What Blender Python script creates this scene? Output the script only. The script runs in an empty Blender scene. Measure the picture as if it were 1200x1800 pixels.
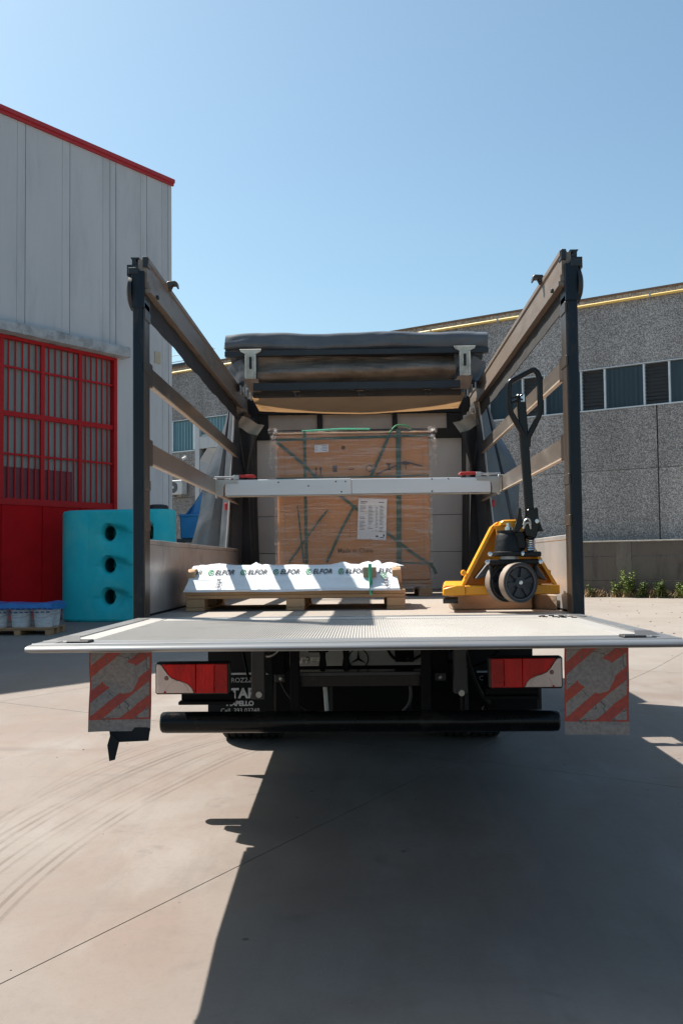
import bpy, bmesh, math, random
from mathutils import Vector, Matrix, noise as mnoise
random.seed(7)
R = math.radians
S = bpy.context.scene
COL = S.collection

# ------------------------------------------------------------------ camera
cam = bpy.data.cameras.new('camera'); camo = bpy.data.objects.new('camera', cam); COL.objects.link(camo)
S.camera = camo
cam.sensor_fit = 'VERTICAL'; cam.sensor_height = 36.0; cam.sensor_width = 24.0
cam.lens = 35.0; cam.clip_start = 0.05; cam.clip_end = 2000
_psi, _th, _rho = 0.022253, 0.050499, R(0.65)
R0 = Vector((math.cos(_psi), math.sin(_psi), 0))
F0v = Vector((-math.sin(_psi)*math.cos(_th), math.cos(_psi)*math.cos(_th), math.sin(_th)))
U0 = R0.cross(F0v)
CX = math.cos(_rho)*R0 - math.sin(_rho)*U0
CY = math.sin(_rho)*R0 + math.cos(_rho)*U0
M = Matrix((CX, CY, -F0v)).transposed().to_4x4(); M.translation = (0, 0, 1.2)
camo.matrix_world = M

# ------------------------------------------------------------------ sky, sun, exposure
SUN = Vector((-0.612, 0.41, 1.0)).normalized()
w = bpy.data.worlds.new('World'); S.world = w; w.use_nodes = True
wn = w.node_tree.nodes; wl = w.node_tree.links
sky = wn.new('ShaderNodeTexSky'); sky.sky_type = 'NISHITA'; sky.sun_disc = False
sky.sun_elevation = math.asin(SUN.z); sky.sun_rotation = math.atan2(SUN.x, SUN.y)
sky.air_density = 1.0; sky.dust_density = 1.9; sky.ozone_density = 0.6; sky.altitude = 100
tint = wn.new('ShaderNodeVectorMath'); tint.operation = 'MULTIPLY'; tint.inputs[1].default_value = (.86, 1.03, .99)
wl.new(sky.outputs[0], tint.inputs[0]); wl.new(tint.outputs[0], wn['Background'].inputs[0]); wn['Background'].inputs[1].default_value = 0.077
sl = bpy.data.lights.new('sun', 'SUN'); sl.energy = 5.0; sl.angle = R(0.5); sl.color = (1, 0.94, 0.855)
so = bpy.data.objects.new('sun', sl); COL.objects.link(so); so.location = SUN*60
so.rotation_euler = (-SUN).to_track_quat('-Z', 'Y').to_euler()
S.view_settings.view_transform = 'Standard'; S.view_settings.look = 'None'
S.view_settings.gamma = 1; S.view_settings.use_curve_mapping = False; S.view_settings.exposure = 1.1

# ------------------------------------------------------------------ materials
def rgb(c): return (c[0], c[1], c[2], 1)
def mat(name, col, rough=.6, metal=0, var=.12, vs=5, bump=0, bs=40, spec=.5, dirt=None, stretch=(1,1,1), rnd=True, coat=0, dstretch=None):
    """colour with soft variation, optional dirt (colour, amount 0-1, scale) and fine relief"""
    m = bpy.data.materials.new(name); m.use_nodes = True
    N = m.node_tree.nodes; Lk = m.node_tree.links; b = N['Principled BSDF']
    tc = N.new('ShaderNodeTexCoord'); vec = tc.outputs['Object']
    if rnd:
        oi = N.new('ShaderNodeObjectInfo'); mu = N.new('ShaderNodeMath'); mu.operation = 'MULTIPLY'; mu.inputs[1].default_value = 37
        Lk.new(oi.outputs['Random'], mu.inputs[0])
        ad = N.new('ShaderNodeVectorMath'); ad.operation = 'ADD'; Lk.new(vec, ad.inputs[0]); Lk.new(mu.outputs[0], ad.inputs[1]); vec = ad.outputs[0]
    def scaled(s):
        mp = N.new('ShaderNodeMapping'); mp.inputs['Scale'].default_value = s; Lk.new(vec, mp.inputs[0]); return mp.outputs[0]
    n1 = N.new('ShaderNodeTexNoise'); n1.inputs['Scale'].default_value = vs; n1.inputs['Detail'].default_value = 7; n1.inputs['Roughness'].default_value = .62
    Lk.new(scaled(stretch), n1.inputs[0])
    cr = N.new('ShaderNodeValToRGB'); e = cr.color_ramp.elements
    e[0].position = .3; e[1].position = .7
    e[0].color = rgb([max(0, c*(1-var)) for c in col]); e[1].color = rgb([min(1, c*(1+var)) for c in col])
    Lk.new(n1.outputs['Fac'], cr.inputs[0]); cout = cr.outputs[0]
    if dirt:
        dc, amt, ds = dirt
        n2 = N.new('ShaderNodeTexNoise'); n2.inputs['Scale'].default_value = ds; n2.inputs['Detail'].default_value = 9; n2.inputs['Roughness'].default_value = .7
        Lk.new(scaled(dstretch or stretch), n2.inputs[0])
        r2 = N.new('ShaderNodeValToRGB'); r2.color_ramp.elements[0].position = .62-.28*amt; r2.color_ramp.elements[1].position = .82-.2*amt
        r2.color_ramp.elements[1].color = (min(1, .35+amt),)*3+(1,)
        Lk.new(n2.outputs['Fac'], r2.inputs[0])
        mx = N.new('ShaderNodeMixRGB'); mx.inputs[2].default_value = rgb(dc); Lk.new(r2.outputs[0], mx.inputs[0]); Lk.new(cout, mx.inputs[1]); cout = mx.outputs[0]
        rm = N.new('ShaderNodeMapRange'); rm.inputs['To Min'].default_value = rough; rm.inputs['To Max'].default_value = min(1, rough+.25)
        Lk.new(r2.outputs[0], rm.inputs[0]); Lk.new(rm.outputs[0], b.inputs['Roughness'])
    else:
        b.inputs['Roughness'].default_value = rough
    Lk.new(cout, b.inputs['Base Color'])
    b.inputs['Metallic'].default_value = metal; b.inputs['Specular IOR Level'].default_value = spec; b.inputs['Coat Weight'].default_value = coat
    if bump:
        n3 = N.new('ShaderNodeTexNoise'); n3.inputs['Scale'].default_value = bs; n3.inputs['Detail'].default_value = 5
        Lk.new(scaled(stretch), n3.inputs[0])
        bp = N.new('ShaderNodeBump'); bp.inputs['Strength'].default_value = min(1, bump); bp.inputs['Distance'].default_value = .01*max(1, bump)
        Lk.new(n3.outputs['Fac'], bp.inputs['Height']); Lk.new(bp.outputs[0], b.inputs['Normal'])
    return m

def nd(m, t, **kw):
    n = m.node_tree.nodes.new(t)
    for k, v in kw.items():
        if k == 'op': n.operation = v
        else: n.inputs[int(k[1:])].default_value = v
    return n

MT = {}
MT['white_wall'] = mat('painted_concrete_white', (.50,.50,.505), .8, var=.05, vs=1.2, dirt=((.37,.38,.39), .5, 1.3), stretch=(1,1,.18), bump=.15, bs=25)
MT['wall_core'] = mat('joint_sealant', (.10,.10,.10), .9)
MT['red_trim'] = mat('red_roof_trim', (.40,.018,.02), .5, var=.1)
MT['red_door'] = mat('red_door_paint', (.44,.002,.005), .6, var=.12, vs=2, spec=.15, dirt=((.30,.004,.006), .3, 2.5))
MT['red_bar'] = mat('red_bar_paint', (.42,.006,.008), .5, spec=.3, var=.12)
MT['maroon'] = mat('maroon_sheet', (.16,.035,.045), .6, var=.15)
MT['glazing'] = mat('ribbed_translucent_sheet', (.26,.29,.27), .45, var=.15, vs=2, dirt=((.13,.15,.14), .35, 2), stretch=(1,1,.25))
MT['old_concrete'] = mat('weathered_lintel_concrete', (.40,.40,.40), .9, var=.2, vs=3, dirt=((.10,.095,.09), .45, 2.2), bump=.6, bs=14)
MT['beige_sign'] = mat('beige_plate', (.42,.36,.26), .7, var=.1)
MT['bound_wall'] = mat('stained_yard_wall', (.125,.104,.087), .95, var=.3, vs=2.2, rnd=False, dirt=((.05,.042,.038), .6, 2.2), stretch=(1,1,.3), bump=.5, bs=20)
MT['bound_post'] = mat('yard_wall_post', (.145,.124,.105), .95, var=.25, vs=2.2, rnd=False, dirt=((.06,.05,.045), .5, 2), stretch=(1,1,.4), bump=.4)
MT['coping'] = mat('pale_coping', (.42,.38,.33), .95, var=.2, bump=.4)
MT['yellow_pipe'] = mat('yellow_gas_pipe', (.74,.50,.13), .5, var=.1)
MT['alu_frame'] = mat('pale_aluminium_frame', (.62,.66,.68), .4, .3, var=.08)
MT['blue_pane'] = mat('dark_blue_pane', (.022,.040,.052), .3, var=.25, vs=1.5, stretch=(8,8,.2))
MT['teal_pane'] = mat('teal_curtained_pane', (.10,.21,.25), .3, var=.25, vs=1.5, stretch=(8,8,.1))
MT['louvre'] = mat('louvre_blade', (.024,.030,.035), .4, var=.2)
MT['render_white'] = mat('white_render', (.55,.56,.56), .85, var=.07, vs=2, dirt=((.36,.36,.36), .3, 2), stretch=(1,1,.4))
MT['rust_coping'] = mat('rusty_roof_edge', (.16,.10,.07), .9, var=.3)
MT['roof_dark'] = mat('dark_roof_equipment', (.05,.055,.06), .7)
MT['galv'] = mat('galvanised_steel', (.42,.43,.44), .45, .7, var=.15)
MT['ac_white'] = mat('air_unit_white', (.55,.56,.56), .6, var=.08)
MT['ac_dark'] = mat('air_unit_grille', (.08,.085,.09), .6)
MT['tank'] = mat('teal_polyethylene', (.02,.47,.53), .6, var=.1, vs=1.5, spec=.2, dirt=((.11,.55,.53), .55, .9), stretch=(1,1,.7), bump=.15, bs=30)
MT['tank_in'] = mat('tank_hole_inner', (.014,.10,.11), .6)
MT['black_plastic'] = mat('black_plastic', (.014,.014,.015), .5, var=.2)
MT['rope'] = mat('hemp_rope', (.38,.24,.15), .9)
MT['blue_plastic'] = mat('blue_plastic', (.02,.19,.42), .45, var=.12)
MT['bucket'] = mat('white_bucket_plastic', (.62,.66,.70), .45, var=.08)
MT['bluesheet'] = mat('blue_lid_sheet', (.02,.15,.42), .4, var=.3, vs=8, bump=.6, bs=15)
MT['navy'] = mat('navy_label_band', (.02,.04,.12), .5)
MT['wood'] = mat('pallet_wood', (.37,.215,.115), .8, var=.22, vs=7, stretch=(.25,1,1), dirt=((.20,.13,.08), .3, 4), bump=.25, bs=45)
MT['wood_pale'] = mat('pale_pallet_wood', (.43,.265,.145), .8, var=.18, vs=7, stretch=(.25,1,1), bump=.2)
MT['wood_old'] = mat('grey_worn_timber', (.26,.19,.135), .85, var=.3, vs=7, stretch=(.25,1,1), dirt=((.10,.07,.05), .35, 5), bump=.5, bs=30)
MT['blacksteel'] = mat('blackened_steel', (.018,.020,.024), .38, .35, var=.35, vs=5, spec=.6)
MT['post'] = mat('post_blue_black_paint', (.007,.012,.019), .33, .1, var=.3, vs=4, dirt=((.085,.065,.05), .22, 9), stretch=(1,1,.4), spec=.28)
MT['post_in'] = mat('worn_post_inner_steel', (.070,.055,.045), .36, .45, var=.6, vs=6, stretch=(1,1,.3), dirt=((.035,.03,.028), .45, 3))
MT['rail'] = mat('dusty_rail_aluminium', (.20,.16,.13), .45, .35, var=.2, vs=3, stretch=(1,.15,1), dirt=((.08,.06,.05), .4, 4), dstretch=(1,.3,1))
MT['slat'] = mat('scuffed_slat_baked_reflections', (.20,.175,.155), .28, .55, var=.5, vs=2.5, stretch=(1,.25,1), dirt=((.36,.33,.30), .35, 6), dstretch=(1,.4,1))  # broad tone mottling paints in reflections; the pale scuffs are wear
MT['slat_edge'] = mat('slat_raw_edge', (.55,.45,.35), .45, .5)
MT['hem'] = mat('black_curtain_hem', (.012,.011,.011), .75, var=.25, bump=.3, bs=20)
MT['alu'] = mat('side_panel_aluminium', (.44,.435,.43), .36, .55, var=.15, vs=3, dirt=((.20,.18,.165), .4, 3.5), bump=.08, bs=8)
MT['plat'] = mat('platform_aluminium', (.35,.335,.315), .5, .15, var=.1, vs=2, stretch=(1,.2,1), dirt=((.20,.175,.15), .35, 3), dstretch=(1,1,1))
MT['plat_edge'] = mat('polished_platform_edge', (.30,.30,.30), .34, .7, var=.12, vs=4, stretch=(.3,1,1), dirt=((.13,.115,.10), .5, 7))
MT['floor'] = mat('dusty_plywood_floor', (.27,.23,.195), .8, var=.15, vs=3, stretch=(1,.3,1), dirt=((.19,.155,.125), .45, 3), bump=.2)
MT['bar'] = mat('load_bar_anodised', (.62,.635,.66), .36, .45, var=.06, vs=3, stretch=(.2,1,1))
MT['bracket'] = mat('zinc_bracket', (.40,.39,.37), .42, .75, var=.2, dirt=((.18,.12,.08), .25, 9))
MT['redgrip'] = mat('red_lever_grip', (.45,.02,.02), .45)
MT['head'] = mat('headboard_panel', (.74,.73,.71), .6, var=.06, vs=2, dirt=((.55,.52,.49), .3, 2.5), stretch=(1,1,.4))
MT['header'] = mat('beige_header_panel', (.62,.55,.46), .7, var=.1, vs=3)
MT['frame_black'] = mat('black_body_frame', (.010,.010,.011), .5, var=.3)
MT['tarp'] = mat('grey_pvc_tarpaulin', (.085,.093,.105), .33, var=.18, vs=4, dirt=((.17,.16,.15), .3, 3), bump=.5, bs=7)
MT['tarp_dark'] = mat('dark_tarpaulin_inner', (.035,.034,.036), .55, var=.3, vs=4, bump=.4, bs=8)
MT['tarp_brown'] = mat('grimy_tarpaulin', (.18,.14,.11), .5, var=.4, vs=4, dirt=((.035,.03,.028), .6, 3.2), dstretch=(.6,1,1.3), bump=.4, bs=5)
MT['canvas'] = mat('beige_canvas', (.62,.50,.37), .8, var=.12, vs=4, dirt=((.42,.32,.23), .3, 4), bump=.15)
def translucent(m, f, col):
    N = m.node_tree.nodes; Lk = m.node_tree.links
    t = N.new('ShaderNodeBsdfTranslucent'); t.inputs[0].default_value = rgb(col); x = N.new('ShaderNodeMixShader'); x.inputs[0].default_value = f
    Lk.new(N['Principled BSDF'].outputs[0], x.inputs[1]); Lk.new(t.outputs[0], x.inputs[2]); Lk.new(x.outputs[0], N['Material Output'].inputs[0])
translucent(MT['canvas'], .45, (.75,.58,.40))
MT['castalu'] = mat('cast_runner', (.52,.49,.42), .5, .4, var=.3, vs=10, dirt=((.10,.085,.06), .35, 9))
MT['reinf'] = mat('stitched_tarp_corner', (.36,.31,.26), .6, var=.2)
MT['cardboard'] = mat('brown_cardboard', (.44,.205,.095), .75, var=.10, vs=4, stretch=(1,1,.5), dirt=((.36,.17,.08), .3, 3))
MT['card2'] = mat('pale_cardboard', (.40,.25,.14), .8, var=.15)
MT['strap_green'] = mat('green_pet_strap', (.012,.062,.05), .35, var=.2)
MT['strap_mint'] = mat('mint_strap', (.06,.42,.27), .4, var=.1)
MT['paper'] = mat('white_paper', (.62,.63,.68), .7, var=.05)
MT['ink'] = mat('black_ink', (.022,.022,.026), .7)
MT['inkblue'] = mat('dark_print', (.045,.045,.06), .7)
MT['inkbrown'] = mat('carton_print', (.10,.055,.035), .8)
MT['logo_green'] = mat('green_print', (.02,.19,.08), .7)
MT['wrapwhite'] = mat('white_film_wrap', (.64,.66,.69), .35, var=.05, vs=6, bump=.45, bs=9)
MT['yellow'] = mat('yellow_jack_paint', (.72,.29,.004), .38, var=.08, vs=5, dirt=((.38,.15,.01), .25, 11), bump=.06, bs=30)
MT['jackblack'] = mat('gloss_black_paint', (.005,.005,.006), .28, 0, var=.3, spec=.3, coat=.04)
MT['jackcast'] = mat('cast_black', (.004,.0045,.0055), .5, 0, spec=.3, var=.3, bump=.3)
MT['polyrim'] = mat('tan_polyurethane_tread', (.22,.165,.125), .6, var=.12)
MT['hub'] = mat('dark_wheel_hub', (.018,.021,.027), .5, var=.15)
MT['chrome'] = mat('zinc_bolt', (.60,.62,.64), .25, .9)
MT['lampred'] = mat('red_lamp_lens', (.50,.004,.003), .28, var=.3, vs=26, bump=.35, bs=90, stretch=(1,1,.25), spec=.25, coat=.08)
MT['lampred2'] = mat('deep_red_reflector', (.36,.003,.003), .3, var=.2, vs=30, spec=.25, coat=.08)
MT['lampclear'] = mat('clear_lamp_lens', (.66,.52,.46), .25, var=.12, vs=9, spec=.3, coat=.1)
MT['lampamber'] = mat('bulb_brown', (.20,.10,.07), .4)
MT['rubber'] = mat('mudflap_rubber', (.009,.010,.011), .7, spec=.2, var=.25)
MT['tyre'] = mat('tyre_rubber', (.030,.029,.028), .8, var=.2, bump=.3)
MT['lettergrey'] = mat('worn_white_lettering', (.42,.43,.44), .7, var=.2, vs=20)
MT['lettersilver'] = mat('silver_lettering', (.62,.58,.52), .3, .7)
MT['armgrey'] = mat('dusty_lift_arm', (.055,.055,.058), .6, .1, var=.25, dirt=((.10,.05,.03), .3, 5))
MT['crosswhite'] = mat('grubby_white_panel', (.45,.45,.44), .5, var=.1, dirt=((.18,.16,.14), .35, 5))
MT['chassis'] = mat('chassis_black', (.004,.004,.005), .7, .0, var=.3, spec=.15)
MT['bumper'] = mat('gloss_black_bumper', (.005,.006,.007), .16, 0, var=.25, dirt=((.05,.043,.037), .3, 7), spec=.2)
MT['cabwhite'] = mat('cab_paint', (.60,.60,.60), .3, coat=.4)
MT['glass'] = mat('dark_windscreen', (.02,.025,.03), .05)
MT['leaf'] = mat('weed_leaf', (.15,.20,.04), .6, var=.3, vs=8)
MT['leafd'] = mat('weed_leaf_dark', (.09,.13,.035), .6, var=.3, vs=8)
MT['dry'] = mat('dry_weed', (.28,.19,.10), .8, var=.3, vs=8)
MT['stone'] = mat('small_stones', (.17,.145,.125), .9, var=.3)
MT['debris'] = mat('dark_debris', (.05,.045,.04), .9)

def film_mat():
    m = bpy.data.materials.new('stretch_film'); m.use_nodes = True
    N = m.node_tree.nodes; Lk = m.node_tree.links; N.clear()
    out = N.new('ShaderNodeOutputMaterial'); mix = N.new('ShaderNodeMixShader')
    tr = N.new('ShaderNodeBsdfTransparent'); pb = N.new('ShaderNodeBsdfPrincipled')
    pb.inputs['Base Color'].default_value = (.66,.58,.54,1); pb.inputs['Roughness'].default_value = .22
    tc = N.new('ShaderNodeTexCoord'); mp = N.new('ShaderNodeMapping'); mp.inputs['Scale'].default_value = (1.1,1.1,16); mp.inputs['Rotation'].default_value = (0, R(10), 0)
    Lk.new(tc.outputs['Object'], mp.inputs[0])
    nz = N.new('ShaderNodeTexNoise'); nz.inputs['Scale'].default_value = 3; nz.inputs['Detail'].default_value = 8; nz.inputs['Roughness'].default_value = .7
    nz.inputs['Distortion'].default_value = .6
    Lk.new(mp.outputs[0], nz.inputs[0])
    cr = N.new('ShaderNodeValToRGB'); cr.color_ramp.elements[0].position = .47; cr.color_ramp.elements[1].position = .76
    cr.color_ramp.elements[0].color = (.05,)*3+(1,); cr.color_ramp.elements[1].color = (.62,)*3+(1,)
    Lk.new(nz.outputs['Fac'], cr.inputs[0])
    bp = N.new('ShaderNodeBump'); bp.inputs['Strength'].default_value = .7; bp.inputs['Distance'].default_value = .02
    Lk.new(nz.outputs['Fac'], bp.inputs['Height']); Lk.new(bp.outputs[0], pb.inputs['Normal'])
    Lk.new(cr.outputs[0], mix.inputs[0]); Lk.new(tr.outputs[0], mix.inputs[1]); Lk.new(pb.outputs[0], mix.inputs[2]); Lk.new(mix.outputs[0], out.inputs[0])
    return m
MT['film'] = film_mat()

def pebble_mat():
    m = bpy.data.materials.new('pebbledash'); m.use_nodes = True
    N = m.node_tree.nodes; Lk = m.node_tree.links; b = N['Principled BSDF']; b.inputs['Roughness'].default_value = .9
    tc = N.new('ShaderNodeTexCoord')
    v = N.new('ShaderNodeTexVoronoi'); v.inputs['Scale'].default_value = 40; Lk.new(tc.outputs['Object'], v.inputs['Vector'])
    bw = N.new('ShaderNodeSeparateColor'); Lk.new(v.outputs['Color'], bw.inputs[0])
    cr = N.new('ShaderNodeValToRGB'); e = cr.color_ramp.elements
    e[0].position = .0; e[0].color = (.14,.136,.134,1); e[1].position = 1; e[1].color = (.54,.51,.485,1)
    for p, c in ((.3,(.19,.18,.178,1)), (.55,(.32,.30,.285,1)), (.8,(.43,.40,.38,1))):
        x = e.new(p); x.color = c
    Lk.new(bw.outputs[0], cr.inputs[0])
    n = N.new('ShaderNodeTexNoise'); n.inputs['Scale'].default_value = .5; n.inputs['Detail'].default_value = 6
    mp = N.new('ShaderNodeMapping'); mp.inputs['Scale'].default_value = (1.6,1.6,.16); Lk.new(tc.outputs['Object'], mp.inputs[0]); Lk.new(mp.outputs[0], n.inputs[0])
    r2 = N.new('ShaderNodeMapRange'); r2.inputs['From Min'].default_value = .3; r2.inputs['From Max'].default_value = .7; r2.inputs['To Min'].default_value = .72; r2.inputs['To Max'].default_value = 1.12
    Lk.new(n.outputs['Fac'], r2.inputs[0])
    mx = N.new('ShaderNodeVectorMath'); mx.operation = 'SCALE'; Lk.new(cr.outputs[0], mx.inputs[0]); oi = N.new('ShaderNodeObjectInfo'); r3 = N.new('ShaderNodeMapRange'); r3.inputs['To Min'].default_value = .90; r3.inputs['To Max'].default_value = 1.08; Lk.new(oi.outputs['Random'], r3.inputs[0])
    mm = N.new('ShaderNodeMath'); mm.operation = 'MULTIPLY'; Lk.new(r2.outputs[0], mm.inputs[0]); Lk.new(r3.outputs[0], mm.inputs[1]); Lk.new(mm.outputs[0], mx.inputs['Scale'])
    Lk.new(mx.outputs[0], b.inputs['Base Color'])
    bp = N.new('ShaderNodeBump'); bp.inputs['Strength'].default_value = .4; bp.inputs['Distance'].default_value = .015; bp.invert = True
    Lk.new(v.outputs['Distance'], bp.inputs['Height']); Lk.new(bp.outputs[0], b.inputs['Normal'])
    return m
MT['pebble'] = pebble_mat()

def ground_mat():
    m = bpy.data.materials.new('yard_concrete'); m.use_nodes = True
    N = m.node_tree.nodes; Lk = m.node_tree.links; b = N['Principled BSDF']
    geo = N.new('ShaderNodeNewGeometry'); P = geo.outputs['Position']
    def noise(s, det=8, rough=.65, sc=(1,1,1), rot=0, dist=0):
        mp = N.new('ShaderNodeMapping'); mp.inputs['Scale'].default_value = sc; mp.inputs['Rotation'].default_value = (0,0,rot); Lk.new(P, mp.inputs[0])
        n = N.new('ShaderNodeTexNoise'); n.inputs['Scale'].default_value = s; n.inputs['Detail'].default_value = det; n.inputs['Roughness'].default_value = rough; n.inputs['Distortion'].default_value = dist
        Lk.new(mp.outputs[0], n.inputs[0]); return n.outputs['Fac']
    def ramp(f, p0, c0, p1, c1):
        r = N.new('ShaderNodeValToRGB'); e = r.color_ramp.elements; e[0].position = p0; e[0].color = rgb(c0); e[1].position = p1; e[1].color = rgb(c1); Lk.new(f, r.inputs[0]); return r.outputs[0]
    def mixc(f, a, c2):
        x = N.new('ShaderNodeMixRGB'); Lk.new(f, x.inputs[0]); Lk.new(a, x.inputs[1])
        if isinstance(c2, tuple): x.inputs[2].default_value = rgb(c2)
        else: Lk.new(c2, x.inputs[2])
        return x.outputs[0]
    def mth(op, a, c=None):
        x = N.new('ShaderNodeMath'); x.operation = op
        for i, v in enumerate((a, c)):
            if v is None: continue
            if isinstance(v, (int, float)): x.inputs[i].default_value = v
            else: Lk.new(v, x.inputs[i])
        return x.outputs[0]
    c = ramp(noise(.55, 10, .68), .3, (.155,.128,.110), .72, (.208,.178,.156))
    # pink-brown and grey cloud stains, pale dust, dark scuffs and drips
    c = mixc(ramp(noise(.9, 8, .62, dist=1.2), .46, (0,0,0), .64, (.85,.85,.85)), c, (.172,.130,.108))
    c = mixc(ramp(noise(1.3, 8, .62, sc=(1,.45,1), rot=.5), .50, (0,0,0), .68, (.8,.8,.8)), c, (.222,.200,.182))
    c = mixc(ramp(noise(2.4, 9, .72, dist=.6), .54, (0,0,0), .76, (.55,.55,.55)), c, (.128,.102,.088))
    c = mixc(ramp(noise(6, 9, .75, sc=(1,.14,1), rot=-1.05), .52, (0,0,0), .76, (.4,.4,.4)), c, (.112,.092,.082))
    c = mixc(ramp(noise(1.9, 6, .6, dist=.8), .62, (0,0,0), .70, (.5,.5,.5)), c, (.105,.084,.074))
    c = mixc(ramp(noise(2.4, 6, .6, sc=(.22,1,1), rot=.35), .63, (0,0,0), .74, (.55,.55,.55)), c, (.090,.074,.066))
    c = mixc(ramp(noise(38, 6, .8), .5, (0,0,0), .8, (.35,.35,.35)), c, (.105,.088,.078))
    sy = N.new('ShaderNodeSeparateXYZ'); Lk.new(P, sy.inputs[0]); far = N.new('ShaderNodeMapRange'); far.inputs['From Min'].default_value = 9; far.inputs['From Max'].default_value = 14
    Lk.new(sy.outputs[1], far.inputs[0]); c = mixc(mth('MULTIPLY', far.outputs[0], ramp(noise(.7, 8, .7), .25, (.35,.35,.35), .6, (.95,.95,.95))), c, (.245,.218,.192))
    # small dark spots
    vo = N.new('ShaderNodeTexVoronoi'); vo.inputs['Scale'].default_value = 2.3; Lk.new(P, vo.inputs['Vector'])
    spot = mth('MULTIPLY', mth('LESS_THAN', vo.outputs['Distance'], .028), .7)
    c = mixc(spot, c, (0.054,0.042,0.037))
    # tyre tracks: sets of thin lines on arcs round a common centre
    sx = N.new('ShaderNodeSeparateXYZ'); Lk.new(P, sx.inputs[0])
    wob = mth('MULTIPLY', mth('SUBTRACT', noise(.35, 2), .5), .12)
    for cx, cy, r0, wd, k, amt in ((5.95,3.5,7.30,.075,125,.85), (5.95,3.5,7.50,.05,125,.7), (6.1,3.45,7.86,.06,125,.6), (2.28,5.08,4.05,.06,125,.55), (4.63,4.03,6.27,.075,125,.85), (4.63,4.03,6.47,.05,125,.7)):
        dx = mth('SUBTRACT', sx.outputs[0], cx); dy = mth('SUBTRACT', sx.outputs[1], cy)
        d = mth('ADD', mth('SQRT', mth('ADD', mth('MULTIPLY', dx, dx), mth('MULTIPLY', dy, dy))), wob)
        q = mth('SUBTRACT', d, r0)
        band = mth('SUBTRACT', 1.0, mth('MINIMUM', mth('DIVIDE', mth('ABSOLUTE', q), wd), 1.0))
        ln = mth('GREATER_THAN', mth('SINE', mth('MULTIPLY', q, k)), .35)
        br = mth('MULTIPLY', mth('MULTIPLY', ramp(noise(.9, 8, .7), .36, (0,0,0), .56, (1,1,1)), ln), mth('MULTIPLY', mth('POWER', band, .5), amt))
        left = mth('LESS_THAN', sx.outputs[0], .4)
        c = mixc(mth('MULTIPLY', br, left), c, (0.098,0.074,0.060))
    Lk.new(c, b.inputs['Base Color'])
    rr = N.new('ShaderNodeMapRange'); rr.inputs['To Min'].default_value = .55; rr.inputs['To Max'].default_value = .85; Lk.new(noise(1.1, 6), rr.inputs[0]); Lk.new(rr.outputs[0], b.inputs['Roughness'])
    b.inputs['Specular IOR Level'].default_value = .35
    bp = N.new('ShaderNodeBump'); bp.inputs['Strength'].default_value = .25; bp.inputs['Distance'].default_value = .006
    Lk.new(noise(22, 9, .75), bp.inputs['Height']); Lk.new(bp.outputs[0], b.inputs['Normal'])
    return m
MT['ground'] = ground_mat()
MT['joint'] = mat('ground_joint_dirt', (.05,.042,.036), .95)

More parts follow.
